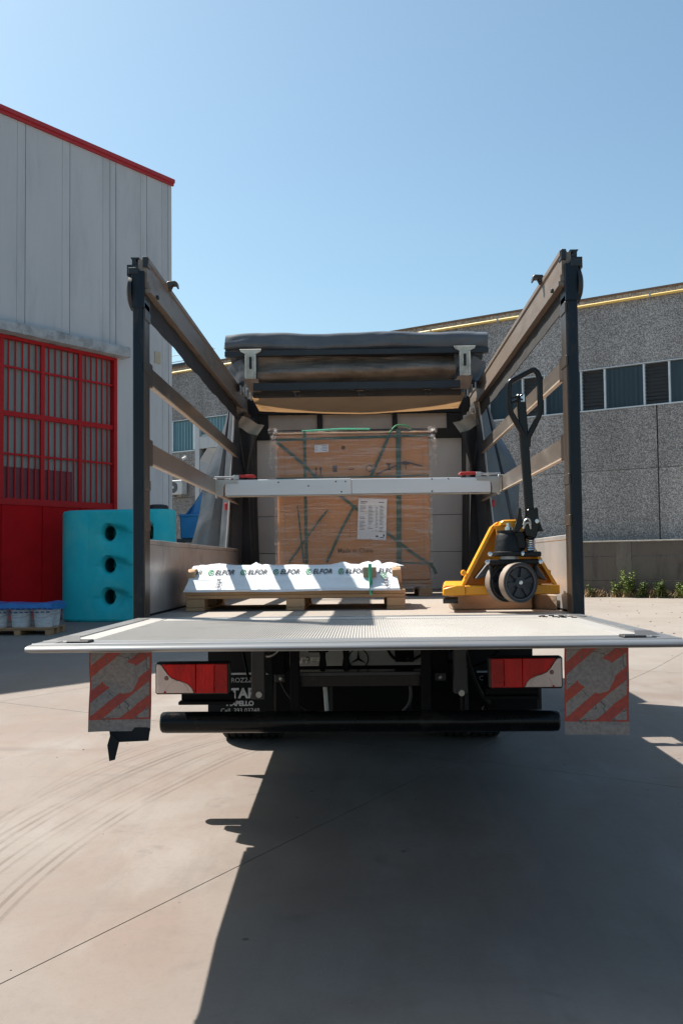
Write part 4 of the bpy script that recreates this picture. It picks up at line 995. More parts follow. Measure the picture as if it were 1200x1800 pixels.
# ---- tail lift platform
TP = None
yt, yh = 3.2, 4.735; hw = 1.056
bm = B(); prism(bm, [(XC-hw, yt+.02, ZD-.018),(XC-hw, yt+.02, ZD-.002),(XC-hw, yh, ZD-.004),(XC-hw, yh, ZD-.075),(XC-hw, yt+.6, ZD-.06)], (2*hw,0,0)); TP = T('tail_lift_platform', 'plat', bm, smooth=0)
bm = B(); n_ = 175; x0 = XC-hw+.155; x1 = XC+hw-.155
for k in range(n_):
    xx = x0+(x1-x0)*k/(n_-1); prism(bm, [(xx-.0032,yt+.185,ZD-.003),(xx-.0018,yt+.185,ZD+.0008),(xx+.0018,yt+.185,ZD+.0008),(xx+.0032,yt+.185,ZD-.003)], (0,yh-yt-.33,0))
o = T('tread_ribs', 'plat', bm, TP, smooth=0); o['kind'] = 'stuff'
for a, b_ in ((XC-hw+.155,-.70),(-.695,-.28),(-.275,.135),(.14,.55),(.555,XC+hw-.155)):
    pass
for s in (-1, 1):
    xa, xb = sorted((XC+s*hw, XC+s*(hw-.07))); tb('edge_profile', 'plat_edge', (xa, xb, yt+.06, yh, ZD-.026, ZD+.004), par=TP)
    xa, xb = sorted((XC+s*(hw-.074), XC+s*(hw-.15))); tb('border_plate', 'plat', (xa, xb, yt+.06, yh-.02, ZD-.02, ZD+.0015), par=TP, bev=.001)
    xa, xb = sorted((XC+s*(hw-.10), XC+s*(hw-.175))); tb('stop_flap', 'frame_black', (xa, xb, yt+.10, yt+.17, ZD+.001, ZD+.010), par=TP)
    xc_ = XC+s*(hw-.10); bm = B(); prism(bm, [(xc_-.035,yt+.105,ZD+.010),(xc_+.045,yt+.105,ZD+.010),(xc_+.03,yt+.16,ZD+.022),(xc_-.025,yt+.16,ZD+.022)], (0,.004,0)); T('flap_lug', 'armgrey', bm, TP, smooth=0)
# rounded bright tip
bm = B(); prism(bm, [(XC-hw-.005,yt,ZD-.012),(XC-hw-.005,yt+.004,ZD-.018),(XC-hw-.005,yt+.05,ZD-.024),(XC-hw-.005,yt+.05,ZD+.001),(XC-hw-.005,yt+.02,ZD-.001),(XC-hw-.005,yt+.004,ZD-.005)], (2*hw+.01,0,0)); T('tip_profile', 'plat_edge', bm, TP, smooth=60)
bm = B(); prism(bm, [(XC-hw+.0,yt+.051,ZD-.026),(XC-hw+.0,yt+.051,ZD+.002),(XC-hw+.0,yt+.06,ZD+.005),(XC-hw+.0,yt+.075,ZD+.002),(XC-hw+.0,yt+.165,ZD+.0015),(XC-hw+.0,yt+.178,ZD+.005),(XC-hw+.0,yt+.183,ZD-.02)], (2*hw,0,0)); T('tip_plate', 'plat_edge', bm, TP, smooth=0)
tb('hinge_strip', 'plat', (XC-hw+.155, XC+hw-.155, yh-.142, yh-.004, ZD-.02, ZD+.001), par=TP, bev=.001)
for xx, yy in ((.86,4.60),(.93,4.52)):    # foot switches
    for k in range(16):
        a = 2*math.pi*k/16
        if k % 2: continue
        bm = B(); box(bm, -.012,.012,-.005,.005,0,.004, 0, Matrix.Translation((xx+.06*math.cos(a), yy+.045*math.sin(a), ZD+.001)) @ rz(a+math.pi/2)); ob('foot_switch_mark', bm, 'chassis', TP)
bm = B(); tube(bm, [(XC-1.04,yh+.005,ZD-.04),(XC+1.04,yh+.005,ZD-.04)], .022, 10); T('hinge_pipe', 'blacksteel', bm)
# warning flaps under the platform tip
def flap(s, xl, xr, zt_, zb_, torn):
    bm = B()
    def fn(u, v):
        x = xl+(xr-xl)*u; z = zb_+(zt_-zb_)*v
        y = yt+.075+.008*math.sin(u*3.1+s)+.012*mnoise.noise(Vector((u*2.2,v*2.6,s*5+2)))+.02*(1-v)*math.sin(v*2)
        return Vector((x-.004*(1-v), y, z))
    grid(bm, fn, 16, 24, uvf=lambda u, v: (u, v*1.38)); solid(bm, .003)
    f = ob('warning_flap', bm, 'flap', TR, smooth=60); f['label'] = 'left torn striped warning flap' if s < 0 else 'right cracked striped warning flap'
    if torn:
        bm = B(); x0, x1 = xl+.06, xr-.004
        prism(bm, [(x0,yt+.085,zb_+.012),(x1,yt+.08,zb_+.012),(x1-.004,yt+.07,zb_-.030),(x0+.012,yt+.065,zb_-.034)], (0,.003,0)); 
        T('torn_strip', 'rubber', bm, f, smooth=0)
        bm = B(); prism(bm, [(x0+.012,yt+.060,zb_-.006),(x0+.040,yt+.063,zb_-.030),(x0+.030,yt+.045,zb_-.086),(x0+.012,yt+.045,zb_-.090),(x0+.004,yt+.05,zb_-.040)], (0,.003,0)); T('torn_strip', 'rubber', bm, f, smooth=0)
    tb('flap_clamp', 'rubber', (xl, xr, yt+.06, yt+.10, zt_, zt_+.012), par=f)
flap(-1, -.905, -.703, .915, .655, True); flap(1, .648, .853, .915, .633, False)
# ---- rear lamps
def lamp(s):
    x0, x1 = (-1.038, -.670) if s < 0 else (.604, .964); z0, z1 = (.558,.715) if s < 0 else (.572,.728)
    y = 4.93; xo, xi = (x0, x1) if s < 0 else (x1, x0); d_ = -1 if s < 0 else 1      # d_ points outward
    h = tb('rear_lamp', 'black_plastic', (x0, x1, y, y+.07, z0, z1), bev=.008); h['label'] = 'left rear lamp cluster' if s < 0 else 'right rear lamp cluster'
    def rp__(t, z): return (xo-d_*t*(x1-x0), y, z0+z*(z1-z0))
    def plate(pts, dep, m, nm):
        bm = B(); prism(bm, [rp__(*p) for p in pts], (0,-dep,0), .0025); return ob(nm, bm, m, h)
    cur = [(.02+.53*(1-math.cos(a))*0+.0,0) for a in (0,)]
    curve = [(.03+.04,.95),(.10,.90),(.13,.78),(.17,.62),(.22,.50),(.30,.44),(.38,.40),(.45,.32),(.50,.20),(.525,.06)]
    plate([(.03,.06)]+[(.03,.95)]+curve, .016, 'lampclear', 'clear_lens')
    plate(curve[::-1][0:0]+[(.535,.05),(.51,.22),(.46,.345),(.39,.425),(.31,.465),(.235,.525),(.185,.64),(.145,.80),(.115,.92),(.10,.955),(.55,.955),(.55,.05)], .018, 'lampred', 'red_lens')
    plate([(.556,.05),(.556,.955),(.80,.955),(.80,.05)], .017, 'lampred', 'red_lens'); plate([(.806,.05),(.806,.955),(.975,.955),(.975,.05)], .018, 'lampred2', 'red_lens')
    c = Vector(rp__(.875,.33)); bm = B(); lathe(bm, [(.027,0),(.027,.004),(.021,.004),(.021,.0),], Matrix.Translation((c.x, y-.017, c.z)) @ Matrix.Rotation(R(90),4,'X'), 20, cap=False); ob('reflector_ring', bm, 'lampred2', h)
    c = Vector(rp__(.16,.52)); bm = B(); lathe(bm, [(.012,0),(.008,.003)], Matrix.Translation((c.x, y-.0155, c.z)) @ Matrix.Rotation(R(90),4,'X'), 14); ob('bulb', bm, 'lampamber', h)
    c = Vector(rp__(.30,.16)); bm = B(); tube(bm, [(c.x+.055*math.cos(a), y-.0165, c.z-.02+.062*math.sin(a)) for a in [math.pi*k/14 for k in range(1,14)]], .0018, 5); ob('lens_rib', bm, 'lampclear', h)
    for t, z in ((.14,.08),(.14,.93),(.80,.08),(.80,.93)):
        c = Vector(rp__(t,z)); bm = B(); lathe(bm, [(.006,0),(.005,.004)], Matrix.Translation((c.x, y-.017, c.z)) @ Matrix.Rotation(R(90),4,'X'), 10); ob('screw', bm, 'lampred2', h)
    # bracket plate below the lamp
    xa, xb = sorted((xo-d_*.11, xo-d_*.38)); tb('lamp_bracket', 'chassis', (xa, xb, y+.02, y+.09, z0-.055, z0-.038)); tb('lamp_arm', 'chassis', (xa+.01, xb, y+.05, y+.09, z0-.036, z0-.002))
lamp(-1); lamp(1)
# ---- round underrun bar, hangers
bm = B(); tube(bm, [(-1.022,5.0,.411),(-1.014,5.0,.411),(-.99,5.0,.411),(.92,5.0,.406),(.945,5.0,.406),(.952,5.0,.406)], [.044,.051,.053,.053,.051,.044], 24); T('underrun_bar', 'bumper', bm)
for xx in (-.355, .30): tb('underrun_hanger', 'chassis', (xx-.022, xx+.022, 5.0, 5.06, .36, .82))
tb('lift_beam', 'bumper', (-.365, .318, 5.12, 5.25, .565, .640)); tb('lift_beam_lip', 'blacksteel', (-.36, .313, 5.10, 5.119, .622, .642), bev=.002)
for xx, z0 in ((-.585,.505), (.448,.525)): tb('lift_arm', 'armgrey', (xx, xx+.068, 5.12, 5.20, z0, .80), bev=.004); 
for xx in (-.475, .36): tb('hanger_plate', 'armgrey', (xx, xx+.055, 5.22, 5.24, .58, .78), bev=.003)
for xx in (-.22, -.10): 
    bm = B(); lathe(bm, [(.012,0),(.020,.03),(.014,.07),(.018,.11),(.012,.13)], Matrix.Translation((xx,5.16,.642)), 10); T('grease_fitting', 'chassis', bm)
bm = B(); tube(bm, [(-.215,5.3,.56),(-.205,5.28,.42)], .012, 8); T('lift_lever', 'bracket', bm)
tb('number_lamp', 'bracket', (-.07, .03, 5.3, 5.32, .555, .572))
rpn = tb('rear_panel', 'crosswhite', (-.50, .43, 5.55, 5.58, .628, .80))
text('SPRINTER', .046, at(-.377, 5.547, .657), 'lettersilver', rpn, shear=.15, sx=1.38, bold=.001)
bm = B(); lathe(bm, [(.058,0),(.058,.006),(.052,.006),(.052,0)], Matrix.Translation((-.04,5.55,.665)) @ Matrix.Rotation(R(90),4,'X'), 32, cap=False)
for a in (90, 210, 330): 
    c, s_ = math.cos(R(a)), math.sin(R(a)); prism(bm, [(-.04+.054*c,5.548,.665+.054*s_),(-.04-.007*s_,5.548,.665+.007*c),(-.04+.007*s_,5.548,.665-.007*c)], (0,-.005,0))
T('star_badge', 'chassis', bm, rpn)
bm = B(); tube(bm, smoothpath([(.35,5.3,.80),(.45,5.28,.64),(.62,5.2,.66),(.72,5.1,.80)],3), .007, 6); T('cable', 'chassis', bm)
bm = B(); tube(bm, smoothpath([(-.66,5.3,.80),(-.62,5.2,.66),(-.60,5.15,.60)],3), .007, 6); T('cable', 'chassis', bm)
for pts_, r_, m_ in (([(-.50,5.3,.80),(-.46,5.25,.62),(-.40,5.2,.50),(-.30,5.3,.42)],.009,'rubber'), ([(.10,5.3,.80),(.14,5.2,.68),(.28,5.15,.70),(.36,5.2,.80)],.008,'chassis'), ([(-.62,5.2,.78),(-.50,5.15,.70),(-.42,5.2,.78)],.007,'bracket'), ([(.50,5.15,.80),(.54,5.1,.62),(.60,5.2,.50),(.66,5.4,.44)],.010,'rubber'), ([(.22,5.25,.62),(.24,5.2,.48),(.18,5.3,.40)],.008,'armgrey')):
    bm = B(); tube(bm, smoothpath(pts_, 3), r_, 6); T('hose', m_, bm)
for xx, zz in ((-.44,.66),(-.44,.60),(.385,.66),(.385,.60),(-.30,.70),(.22,.69)):
    bm = B(); lathe(bm, [(.012,0),(.012,.01),(.005,.016)], Matrix.Translation((xx,5.218,zz)) @ Matrix.Rotation(R(90),4,'X'), 6); T('bolt', 'bracket', bm)
for xx in (-.565, .465):
    bm = B(); lathe(bm, [(.016,0),(.016,.012)], Matrix.Translation((xx+.02,5.118,.53)) @ Matrix.Rotation(R(90),4,'X'), 10); T('pivot_pin', 'bracket', bm)
tb('valve_block', 'chassis', (-.31,-.20,5.4,5.5,.715,.80), ); tb('valve_block', 'chassis', (.16,.26,5.4,5.5,.66,.80)); tb('pump_box', 'chassis', (-.2,.25,5.45,5.75,.33,.56), bev=.02); tb('added_dark_screen', 'chassis', (-.52,.54,5.78,5.84,.30,.63)); tb('added_dark_slab', 'chassis', (-.5,.5,6.2,6.7,.30,.45), bev=.03)  # last two boxes are added screens hiding sunlit ground, to keep the underside black
# ---- mudflaps with worn white lettering
def mudflap(x0, x1, z0, z1, y):
    bm = B(); grid(bm, lambda u, v: Vector((x0+(x1-x0)*u, y+.02*math.sin(v*3), z0+(z1-z0)*v)), 6, 8); solid(bm, .008); f = T('mudflap', 'rubber', bm)
    cx = (x0+x1)/2; W_ = (x1-x0)
    rows = [('CARROZZERIA',.038,.512,0), ('STAR',.080,.434,.003), ('MAPELLO',.038,.376,.002), ('Cell. 393 03748',.036,.335,.0)]
    for t_, sz, q, bo in rows: text(t_, sz, at(cx, y-.006, q), 'lettergrey', f, bold=bo)
    q_ = .545; bm = B(); prism(bm, [(x0+.05,y-.004,q_),(x1-.02,y-.004,q_),(x1-.04,y-.004,q_+.012),(x0+.05,y-.004,q_+.010)], (0,-.001,0)); ob('printed_line', bm, 'lettergrey', f)
    return f
mudflap(-.93, -.55, .28, .80, 5.9); mudflap(.60, .98, .28, .80, 5.9)
tb('wheel_arch', 'chassis', (-.93,-.5,5.95,6.1,.66,.82), (.5,.98,5.95,6.1,.66,.82)); tb('air_tank', 'chassis', (.675,.97,5.55,5.8,.33,.56), bev=.03); tb('side_locker', 'chassis', (.78,1.02,5.3,5.42,.755,.82), bev=.015)

# ================================================================== LOAD
# load bar across the bed, hooked on the lower slats
lb = thing('load_bar', 'silver two part aluminium load bar with red lever grips across the truck bed', 'load bar', (-.045, 7.27, 1.69))
yl = 7.25
def LB(name, m, *bx, bev=.002, par=None):
    bm = B()
    for b_ in bx: box(bm, *b_, bev)
    return ob(name, bm, m, par or lb)
LB('bar_sleeve', 'bar', (-1.01, -.088, yl, yl+.045, 1.694, 1.812), bev=.004)
LB('bar_inner', 'bar', (-.086, .925, yl+.003, yl+.042, 1.697, 1.809), bev=.004)
LB('bottom_lip', 'slat_edge', (-1.0, .92, yl-.003, yl+.05, 1.687, 1.693))
for s in (-1, 1):
    xo = -.045+s*1.025; xi = -.045+s*.93
    bm = B(); y = yl-.006
    cur = [(xi-s*.06,1.813),(xo,1.813),(xo,1.694),(xo-s*.045,1.694)] + [(xo-s*(.045-.0*k)-s*.02*(1-math.cos(a)), 1.725+.06*math.sin(a)*1) for k, a in ((0,0.2),(1,.7),(2,1.2))] + [(xi-s*.06,1.785)]
    prism(bm, [(a,y,z) for a,z in cur], (0,.005,0)); ob('end_bracket', bm, 'bracket', lb, smooth=0)
    LB('end_hook', 'bracket', (min(xo,xo+s*.06), max(xo,xo+s*.06), yl+.0, yl+.04, 1.818, 1.826), (min(xo+s*.0,xo+s*.012), max(xo+s*.0,xo+s*.012), yl-.008, yl+.05, 1.68, 1.817))
    bm = B(); xa = xo-s*.03; tube(bm, [(xo+s*.02,yl+.02,1.832),(xa-s*.06,yl+.02,1.832),(xa-s*.12,yl+.02,1.838)], .008, 8); rod = ob('lever_rod', bm, 'galv', lb)
    LB('lever_joint', 'galv', (min(xa-s*.09,xa-s*.13), max(xa-s*.09,xa-s*.13), yl+.005, yl+.035, 1.815, 1.848))
    bm = B(); xg = xa-s*.13; prism(bm, [(xg,yl+.008,1.830),(xg-s*.11,yl+.008,1.826),(xg-s*.13,yl+.008,1.832),(xg-s*.11,yl+.008,1.850),(xg,yl+.008,1.850)], (0,.026,0), .003); ob('lever_grip', bm, 'redgrip', lb)
for xx, zz in ((-.62,1.79),(-.20,1.79),(-.13,1.79),(-.16,1.715),(.50,1.80),(.62,1.80),(.50,1.71),(-.40,1.76)):
    bm = B(); lathe(bm, [(.006,0),(.004,.003)], Matrix.Translation((xx,yl-.0,zz)) @ Matrix.Rotation(R(90),4,'X'), 8); ob('rivet', bm, 'chassis', lb)
# big carton on its pallet
cp, zc = pallet('wooden pallet carrying the tall brown carton', 'pallet', (-.075, 7.86, ZD), 1.16, .74, .118, 'wood')
x0, x1, yc, yd = -.650, .497, 7.5, 8.20; z0, z1 = ZD+zc+.001, 2.172
ct = thing('carton', 'tall brown cardboard carton with green straps and clear film behind the load bar', 'carton', (-.076, 7.93, z0))
bm = B(); box(bm, x0, x1, yc, yd, z0, z1, .012); 
for v in bm.verts:
    k = mnoise.noise(Vector((v.co.x*3, v.co.y*3, v.co.z*3))); v.co.y += .006*k
box_ = ob('carton_box', bm, 'cardboard', ct)
bm = B(); box(bm, x0-.008, x1+.006, yc-.006, yd, z1+.001, z1+.012, .003); ob('carton_lid', bm, 'card2', ct)
def fstrap(pts, wd, m='strap_green', yy=yc-.006):
    bm = B()
    for (a, b_) in zip(pts, pts[1:]):
        p0, p1 = Vector((a[0],yy,a[1])), Vector((b_[0],yy,b_[1])); d_ = (p1-p0).normalized(); n_ = Vector((-d_.z,0,d_.x))*wd/2
        prism(bm, [p0-n_, p1-n_, p1+n_, p0+n_], (0,-.0012,0))
    return ob('strap', bm, m, ct, smooth=0)
CH = lambda px, py: (-.648+(px-487)/265*1.142, 2.19-(py-760)/262*1.128)     # place on the carton face
fstrap([CH(535,758), CH(537,1020)], .022)
fstrap([CH(699,757), CH(697,1020)], .030, yy=yc-.0075); fstrap([CH(703,757), CH(702,880), CH(700,1020)], .012, yy=yc-.009)
fstrap([CH(485,774), CH(752,769)], .020, yy=yc-.0105)
fstrap([CH(487,778), CH(530,815), CH(556,842), CH(600,876), CH(660,925), CH(720,974), CH(757,1000), CH(762,1012)], .022, yy=yc-.012)
fstrap([CH(688,757), CH(680,777), CH(664,812), CH(650,842)], .020, yy=yc-.0135)
fstrap([CH(506,990), CH(560,916), CH(575,898)], .014, yy=yc-.0135); fstrap([CH(522,890), CH(532,990)], .012, yy=yc-.015)
fstrap([CH(572,990), CH(600,930), CH(622,890)], .018, yy=yc-.015); fstrap([CH(699,992), CH(757,994)], .012, yy=yc-.0165)
fstrap([CH(485,842), CH(752,840)], .012, yy=yc-.0165)
fstrap([CH(660,837), CH(690,824), CH(710,815), CH(740,824)], .010, m='inkblue', yy=yc-.018)
# papers
def paper(cx, cz, wd, ht, rot, nm):
    m_ = Matrix.Translation((cx,yc-.0195,cz)) @ Matrix.Rotation(rot, 4, 'Y')
    bm = B(); box(bm, -wd/2, wd/2, -.0004, .0004, -ht/2, ht/2, 0, m_); p = ob(nm, bm, 'paper', ct, smooth=0); return p, m_
def pline(bm, m_, x, z, w_, h_): box(bm, x, x+w_, -.0014, -.0006, z, z+h_, 0, m_)
p, m_ = paper(*CH(565,790), .105, .058, R(-2), 'shipping_label'); bm = B()
for k in range(4): pline(bm, m_, -.045, .018-.012*k, .012, .002); pline(bm, m_, -.005+.012*(k%2), .018-.012*k, .05-.012*(k%2), .003)
ob('print', bm, 'ink', p, smooth=0)['kind'] = 'stuff'
p, m_ = paper(*CH(652,915), .215, .31, R(2.5), 'packing_list'); bm = B()
pline(bm, m_, -.09, .125, .05, .006); pline(bm, m_, -.09, .115, .035, .004); pline(bm, m_, .045, .125, .04, .005)
for k in range(19):
    z = .095-.0105*k
    for xx, w_ in ((-.095,.05),(-.03,.04),(.025,.02),(.055,.035)):
        if random.random() < .8: pline(bm, m_, xx, z, w_*random.uniform(.5,1), .0032)
pline(bm, m_, .03,-.135,.02,.012); pline(bm, m_, .06,-.14,.03,.006); pline(bm, m_, .085,-.13,.012,.016)
ob('print', bm, 'inkblue', p, smooth=0)['kind'] = 'stuff'
# printed handling marks
def mark(nm, fn):
    bm = B(); fn(bm); ob(nm, bm, 'inkblue', ct, smooth=0)
yy = yc-.0015
def q(bm, *pts): prism(bm, [(a,yy,b_) for a,b_ in pts], (0,-.0012,0))
cx, cz = CH(559,829)
def arrows(bm):
    for dx in (-.017,.017): q(bm, (cx+dx-.004,cz-.03),(cx+dx+.004,cz-.03),(cx+dx+.004,cz+.01),(cx+dx-.004,cz+.01)); q(bm, (cx+dx-.012,cz+.0102),(cx+dx+.012,cz+.0102),(cx+dx,cz+.032))
    q(bm, (cx-.035,cz-.042),(cx+.035,cz-.042),(cx+.035,cz-.036),(cx-.035,cz-.036))
mark('this_way_up_mark', arrows)
cx2, cz2 = CH(588,826)
mark('block_mark', lambda bm: (q(bm,(cx2-.017,cz2-.005),(cx2+.017,cz2-.005),(cx2+.017,cz2+.026),(cx2-.017,cz2+.026)), q(bm,(cx2-.017,cz2-.024),(cx2+.017,cz2-.024),(cx2+.014,cz2-.008),(cx2-.014,cz2-.008))))
cx3, cz3 = CH(617,827); mark('dash_mark', lambda bm: q(bm,(cx3-.022,cz3-.006),(cx3+.022,cz3),(cx3+.022,cz3+.007),(cx3-.022,cz3+.002)))
cx4, cz4 = CH(648,826)
def ring(bm):
    for k in range(3):
        for a0, a1 in ((k*2.094+.25, k*2.094+1.1),(k*2.094+1.1,k*2.094+1.85)):
            q(bm, *[(cx4+r_*math.cos(t), cz4+r_*math.sin(t)) for r_, t in ((.020,a0),(.030,a0),(.030,a1),(.020,a1))])
mark('recycling_mark', ring)
cx5, cz5 = CH(682,822); mark('glass_mark', lambda bm: (q(bm,(cx5-.02,cz5+.02),(cx5+.02,cz5+.02),(cx5+.006,cz5-.006),(cx5-.006,cz5-.006)), q(bm,(cx5-.003,cz5-.024),(cx5+.003,cz5-.024),(cx5+.003,cz5-.0065),(cx5-.003,cz5-.0065)), q(bm,(cx5-.016,cz5-.03),(cx5+.016,cz5-.03),(cx5+.016,cz5-.0245),(cx5-.016,cz5-.0245))))
cx6, cz6 = CH(712,822); mark('umbrella_mark', lambda bm: (q(bm,(cx6-.03,cz6+.008),(cx6+.03,cz6+.008),(cx6+.018,cz6+.022),(cx6-.018,cz6+.022)), q(bm,(cx6-.003,cz6-.034),(cx6+.003,cz6-.034),(cx6+.003,cz6+.0075),(cx6-.003,cz6+.0075))))
cx7, cz7 = CH(603,789)
bm = B(); lathe(bm, [(.016,0),(.016,.001)], Matrix.Translation((cx7,yc-.001,cz7)) @ Matrix.Rotation(R(90),4,'X'), 14); ob('print_spot', bm, 'inkbrown', ct, smooth=0)
text('Made in China', .046, at(*((lambda c: (c[0], yc-.0015, c[1]))(CH(622,970)))), 'inkbrown', ct, bold=.0005)
bm = B()
for px in (500, 563, 613, 742):
    for zz0, zz1 in ((895,950),) if px in (563,613) else ((790,835),(880,1015)):
        a, b_ = CH(px,zz0), CH(px,zz1)
        n_ = int((a[1]-b_[1])/.02)
        for k in range(n_):
            z = b_[1]+.02*k; prism(bm, [(a[0]-.0012,yy,z),(a[0]+.0012,yy,z),(a[0]+.0012,yy,z+.013),(a[0]-.0012,yy,z+.013)], (0,-.001,0))
ob('perforation', bm, 'inkbrown', ct, smooth=0)['kind'] = 'stuff'
# stretch film with crumpled ears at the top corners
bm = B()
def film(u, v):
    per = [(x0,yd),(x0,yc),(x1,yc),(x1,yd)]; t = u*3; i = min(2,int(t)); f_ = t-i
    x = per[i][0]*(1-f_)+per[i+1][0]*f_; y = per[i][1]*(1-f_)+per[i+1][1]*f_
    off = .022+.006*mnoise.noise(Vector((x*4,y*4,v*30)))
    if i == 0: x -= off
    elif i == 1: y -= off; x += (f_-.5)*.036
    else: x += off
    z = z0-.06+(z1+.035-z0+.06)*v
    if v > .95: z += .022*mnoise.noise(Vector((x*9,y*9,1))); 
    return Vector((x,y,z))
grid(bm, film, 90, 40); fi = ob('stretch_film', bm, 'film', ct, smooth=60)
MT['film2'] = MT['film']
bm = B()
for cxx, s in ((x0,-1),(x1,1)):
    for k in range(5):
        def ear(u, v, k=k): return Vector((cxx+s*(.005+.05*u+.012*math.sin(v*9+k*2)), yc-.03+.03*k/2+.02*math.sin(u*7+k), z1+.05-.045*k*u-.10*v*(.4+u)+.02*mnoise.noise(Vector((u*5,v*5,k)))))
        grid(bm, ear, 6, 8)
def topf(u, v):
    x = x0+(x1-x0)*u; return Vector((x, yc+.02+.3*v, z1+.016+.03*max(0,mnoise.noise(Vector((x*3.3,v*2,7))))+.012*abs(mnoise.noise(Vector((x*14,v*6,2))))))
grid(bm, topf, 60, 8)
ob('film_crumple', bm, 'film', ct, smooth=60)
bm = B(); tube(bm, smoothpath([CH(683,766)+(0,)][0:0] or [(CH(684,764)[0],yc-.02,CH(684,764)[1]),(CH(695,750)[0],yc+.0,CH(695,750)[1]),(CH(708,749)[0],yc+.02,CH(708,749)[1]),(CH(719,752)[0],yc+.03,CH(719,752)[1]),(CH(722,757)[0],yc+.03,CH(722,757)[1])],2), .006, 6); ob('strap_loop', bm, 'logo_green', ct)
bm = B(); tube(bm, [(CH(530,759)[0],yc+.05,z1+.03),(CH(600,757)[0],yc+.06,z1+.045),(CH(650,757)[0],yc+.05,z1+.04)], .007, 6); ob('strap_loop', bm, 'strap_mint', ct)

# flat wrapped load on the pallet in front
ep, ze = pallet('low wooden pallet under the white wrapped flat pack', 'pallet', (-.38, 5.87, ZD), 1.20, .84, .112, 'wood_pale')
zb = ZD+ze
fp = thing('flat_pack', 'long flat pack in white printed wrap strapped on the low front pallet', 'package', (-.38, 5.87, zb))
xa, xb = -.985, .205; yf = 5.52; zt3 = 1.180
bm = B(); prism(bm, [(xa+.004,yf+.012,zb+.002),(xa+.004,yf+.012,1.112),(xa+.004,yf+.122,zt3-.008),(xa+.004,6.22,zt3-.008),(xa+.004,6.22,zb+.002)], (xb-xa-.006,0,0)); ob('cardboard_core', bm, 'card2', fp)
# printed wrap: top band and a skirt flaring over the pallet edge
def wrp(u, v):
    x = xa+.014+(xb-.026-xa-.014)*u
    pr_ = [(0.25,zt3+.008),(.118,zt3+.004),(.108,zt3-.004),(.0,1.118),(-.045,1.088),(-.095,1.058),(-.098,1.046)]
    t = v*(len(pr_)-1); i = min(len(pr_)-2,int(t)); f_ = t-i
    y = pr_[i][0]*(1-f_)+pr_[i+1][0]*f_; z = pr_[i][1]*(1-f_)+pr_[i+1][1]*f_
    k = mnoise.noise(Vector((x*3.2,v*5,1)))
    if i < 1: z += .008*max(0,k)+.004*mnoise.noise(Vector((x*7,y*9,3)))
    amp = 0.0015 if 1 <= i < 3 else .010
    if i >= 3: x += .018*(u-.5)*2*(t-3)/3
    return Vector((x, yf+y-amp*abs(k), z+(0 if i < 3 else .006*k)))
bm = B(); grid(bm, wrp, 120, 36); ob('white_wrap', bm, 'wrapwhite', fp, smooth=60)
def skirt_r(u, v): return Vector((xb-.02+.055*v+.012*math.sin(v*8)*u, yf-.02-.06*v+.5*u, zt3-.02-(zt3-1.0)*v+.02*mnoise.noise(Vector((u*6,v*5,2)))))
bm = B(); grid(bm, skirt_r, 14, 14); ob('end_film', bm, 'film', fp, smooth=60)
def crum(cx, cz, w_, h_, cy=yf+.20):
    def fn(u, v):
        a = u*2*math.pi; r_ = v; k = 1+.22*mnoise.noise(Vector((math.cos(a)*1.5+cx*7,math.sin(a)*1.5,v*2)))
        return Vector((cx+w_*r_*math.cos(a)*k, cy+.07*r_*math.sin(a)*k, cz+h_*(1-r_**1.6)*(.85+.3*mnoise.noise(Vector((cx*9+math.cos(a)*1.2,math.sin(a)+v*2,3))))))
    bm = B(); grid(bm, fn, 22, 8); ob('film_crumple', bm, 'wrapwhite', fp, smooth=60)
for cx, w_, h_ in ((-.83,.14,.045),(-.62,.05,.05),(-.56,.08,.03),(-.13,.09,.045),(.02,.07,.05),(.07,.05,.06),(.15,.08,.035),(-.93,.06,.03)): crum(cx, zt3-.003, w_, h_*.62)
# repeated print
lx = -.985-.02
def logo(cx, cz, y, r_=.017, rot=None):
    bm = B()
    for a0, a1, ra, rb in ((.6,2.6,.62,1),(2.75,4.7,.62,1),(4.85,6.4,.66,.95)):
        n_ = 7
        for k in range(n_):
            t0, t1 = a0+(a1-a0)*k/n_, a0+(a1-a0)*(k+1)/n_
            prism(bm, [(cx+rr_*r_*math.cos(t), y, cz+rr_*r_*math.sin(t)) for rr_, t in ((ra,t0),(rb,t0),(rb,t1),(ra,t1))], (0,-.0008,0))
    lathe(bm, [(r_*.28,0),(r_*.28,.0008)], Matrix.Translation((cx,y,cz)) @ Matrix.Rotation(R(90),4,'X'), 10)
    return ob('printed_logo', bm, 'logo_green', fp, smooth=0)
sl_u = Vector((0,.108,.058)).normalized(); sl_n = Vector((0,-sl_u.z,sl_u.y))
def band(px, st=2.0):      # frame on the sloping printed band
    x = (px-640)/1750*5.57; m_ = Matrix((Vector((1,0,0)), sl_u*st, sl_n)).transposed().to_4x4(); m_.translation = Vector((x, yf+.054, 1.147))+sl_n*.0045; return m_
for k in range(7):
    st_ = 319+57.3*k
    if k == 0: text('LFOR', .0345, band(341), 'ink', fp, shear=.22)
    else: text('ELFOR', .0375, band(st_+18), 'ink', fp, shear=.22, bold=.0003)
    if 0 < k < 6:
        l_ = logo(0, 0, 0); l_.data.transform(band(st_-6, 1.9) @ Matrix.Rotation(R(-90), 4, 'X'))
sk_u = Vector((0,.05,.030)).normalized(); sk_n = Vector((0,-sk_u.z,sk_u.y))
for xx, s in ((-.80,1),(.118,-1)):
    m_ = Matrix((sk_u*2.2*s, Vector((-s,0,0)), sk_n)).transposed().to_4x4(); m_.translation = Vector((xx, yf-.055, 1.083))+sk_n*.010
    text('ELFOR', .030, m_ @ Matrix.Diagonal((.5,1,1,1)), 'ink', fp, shear=.2)
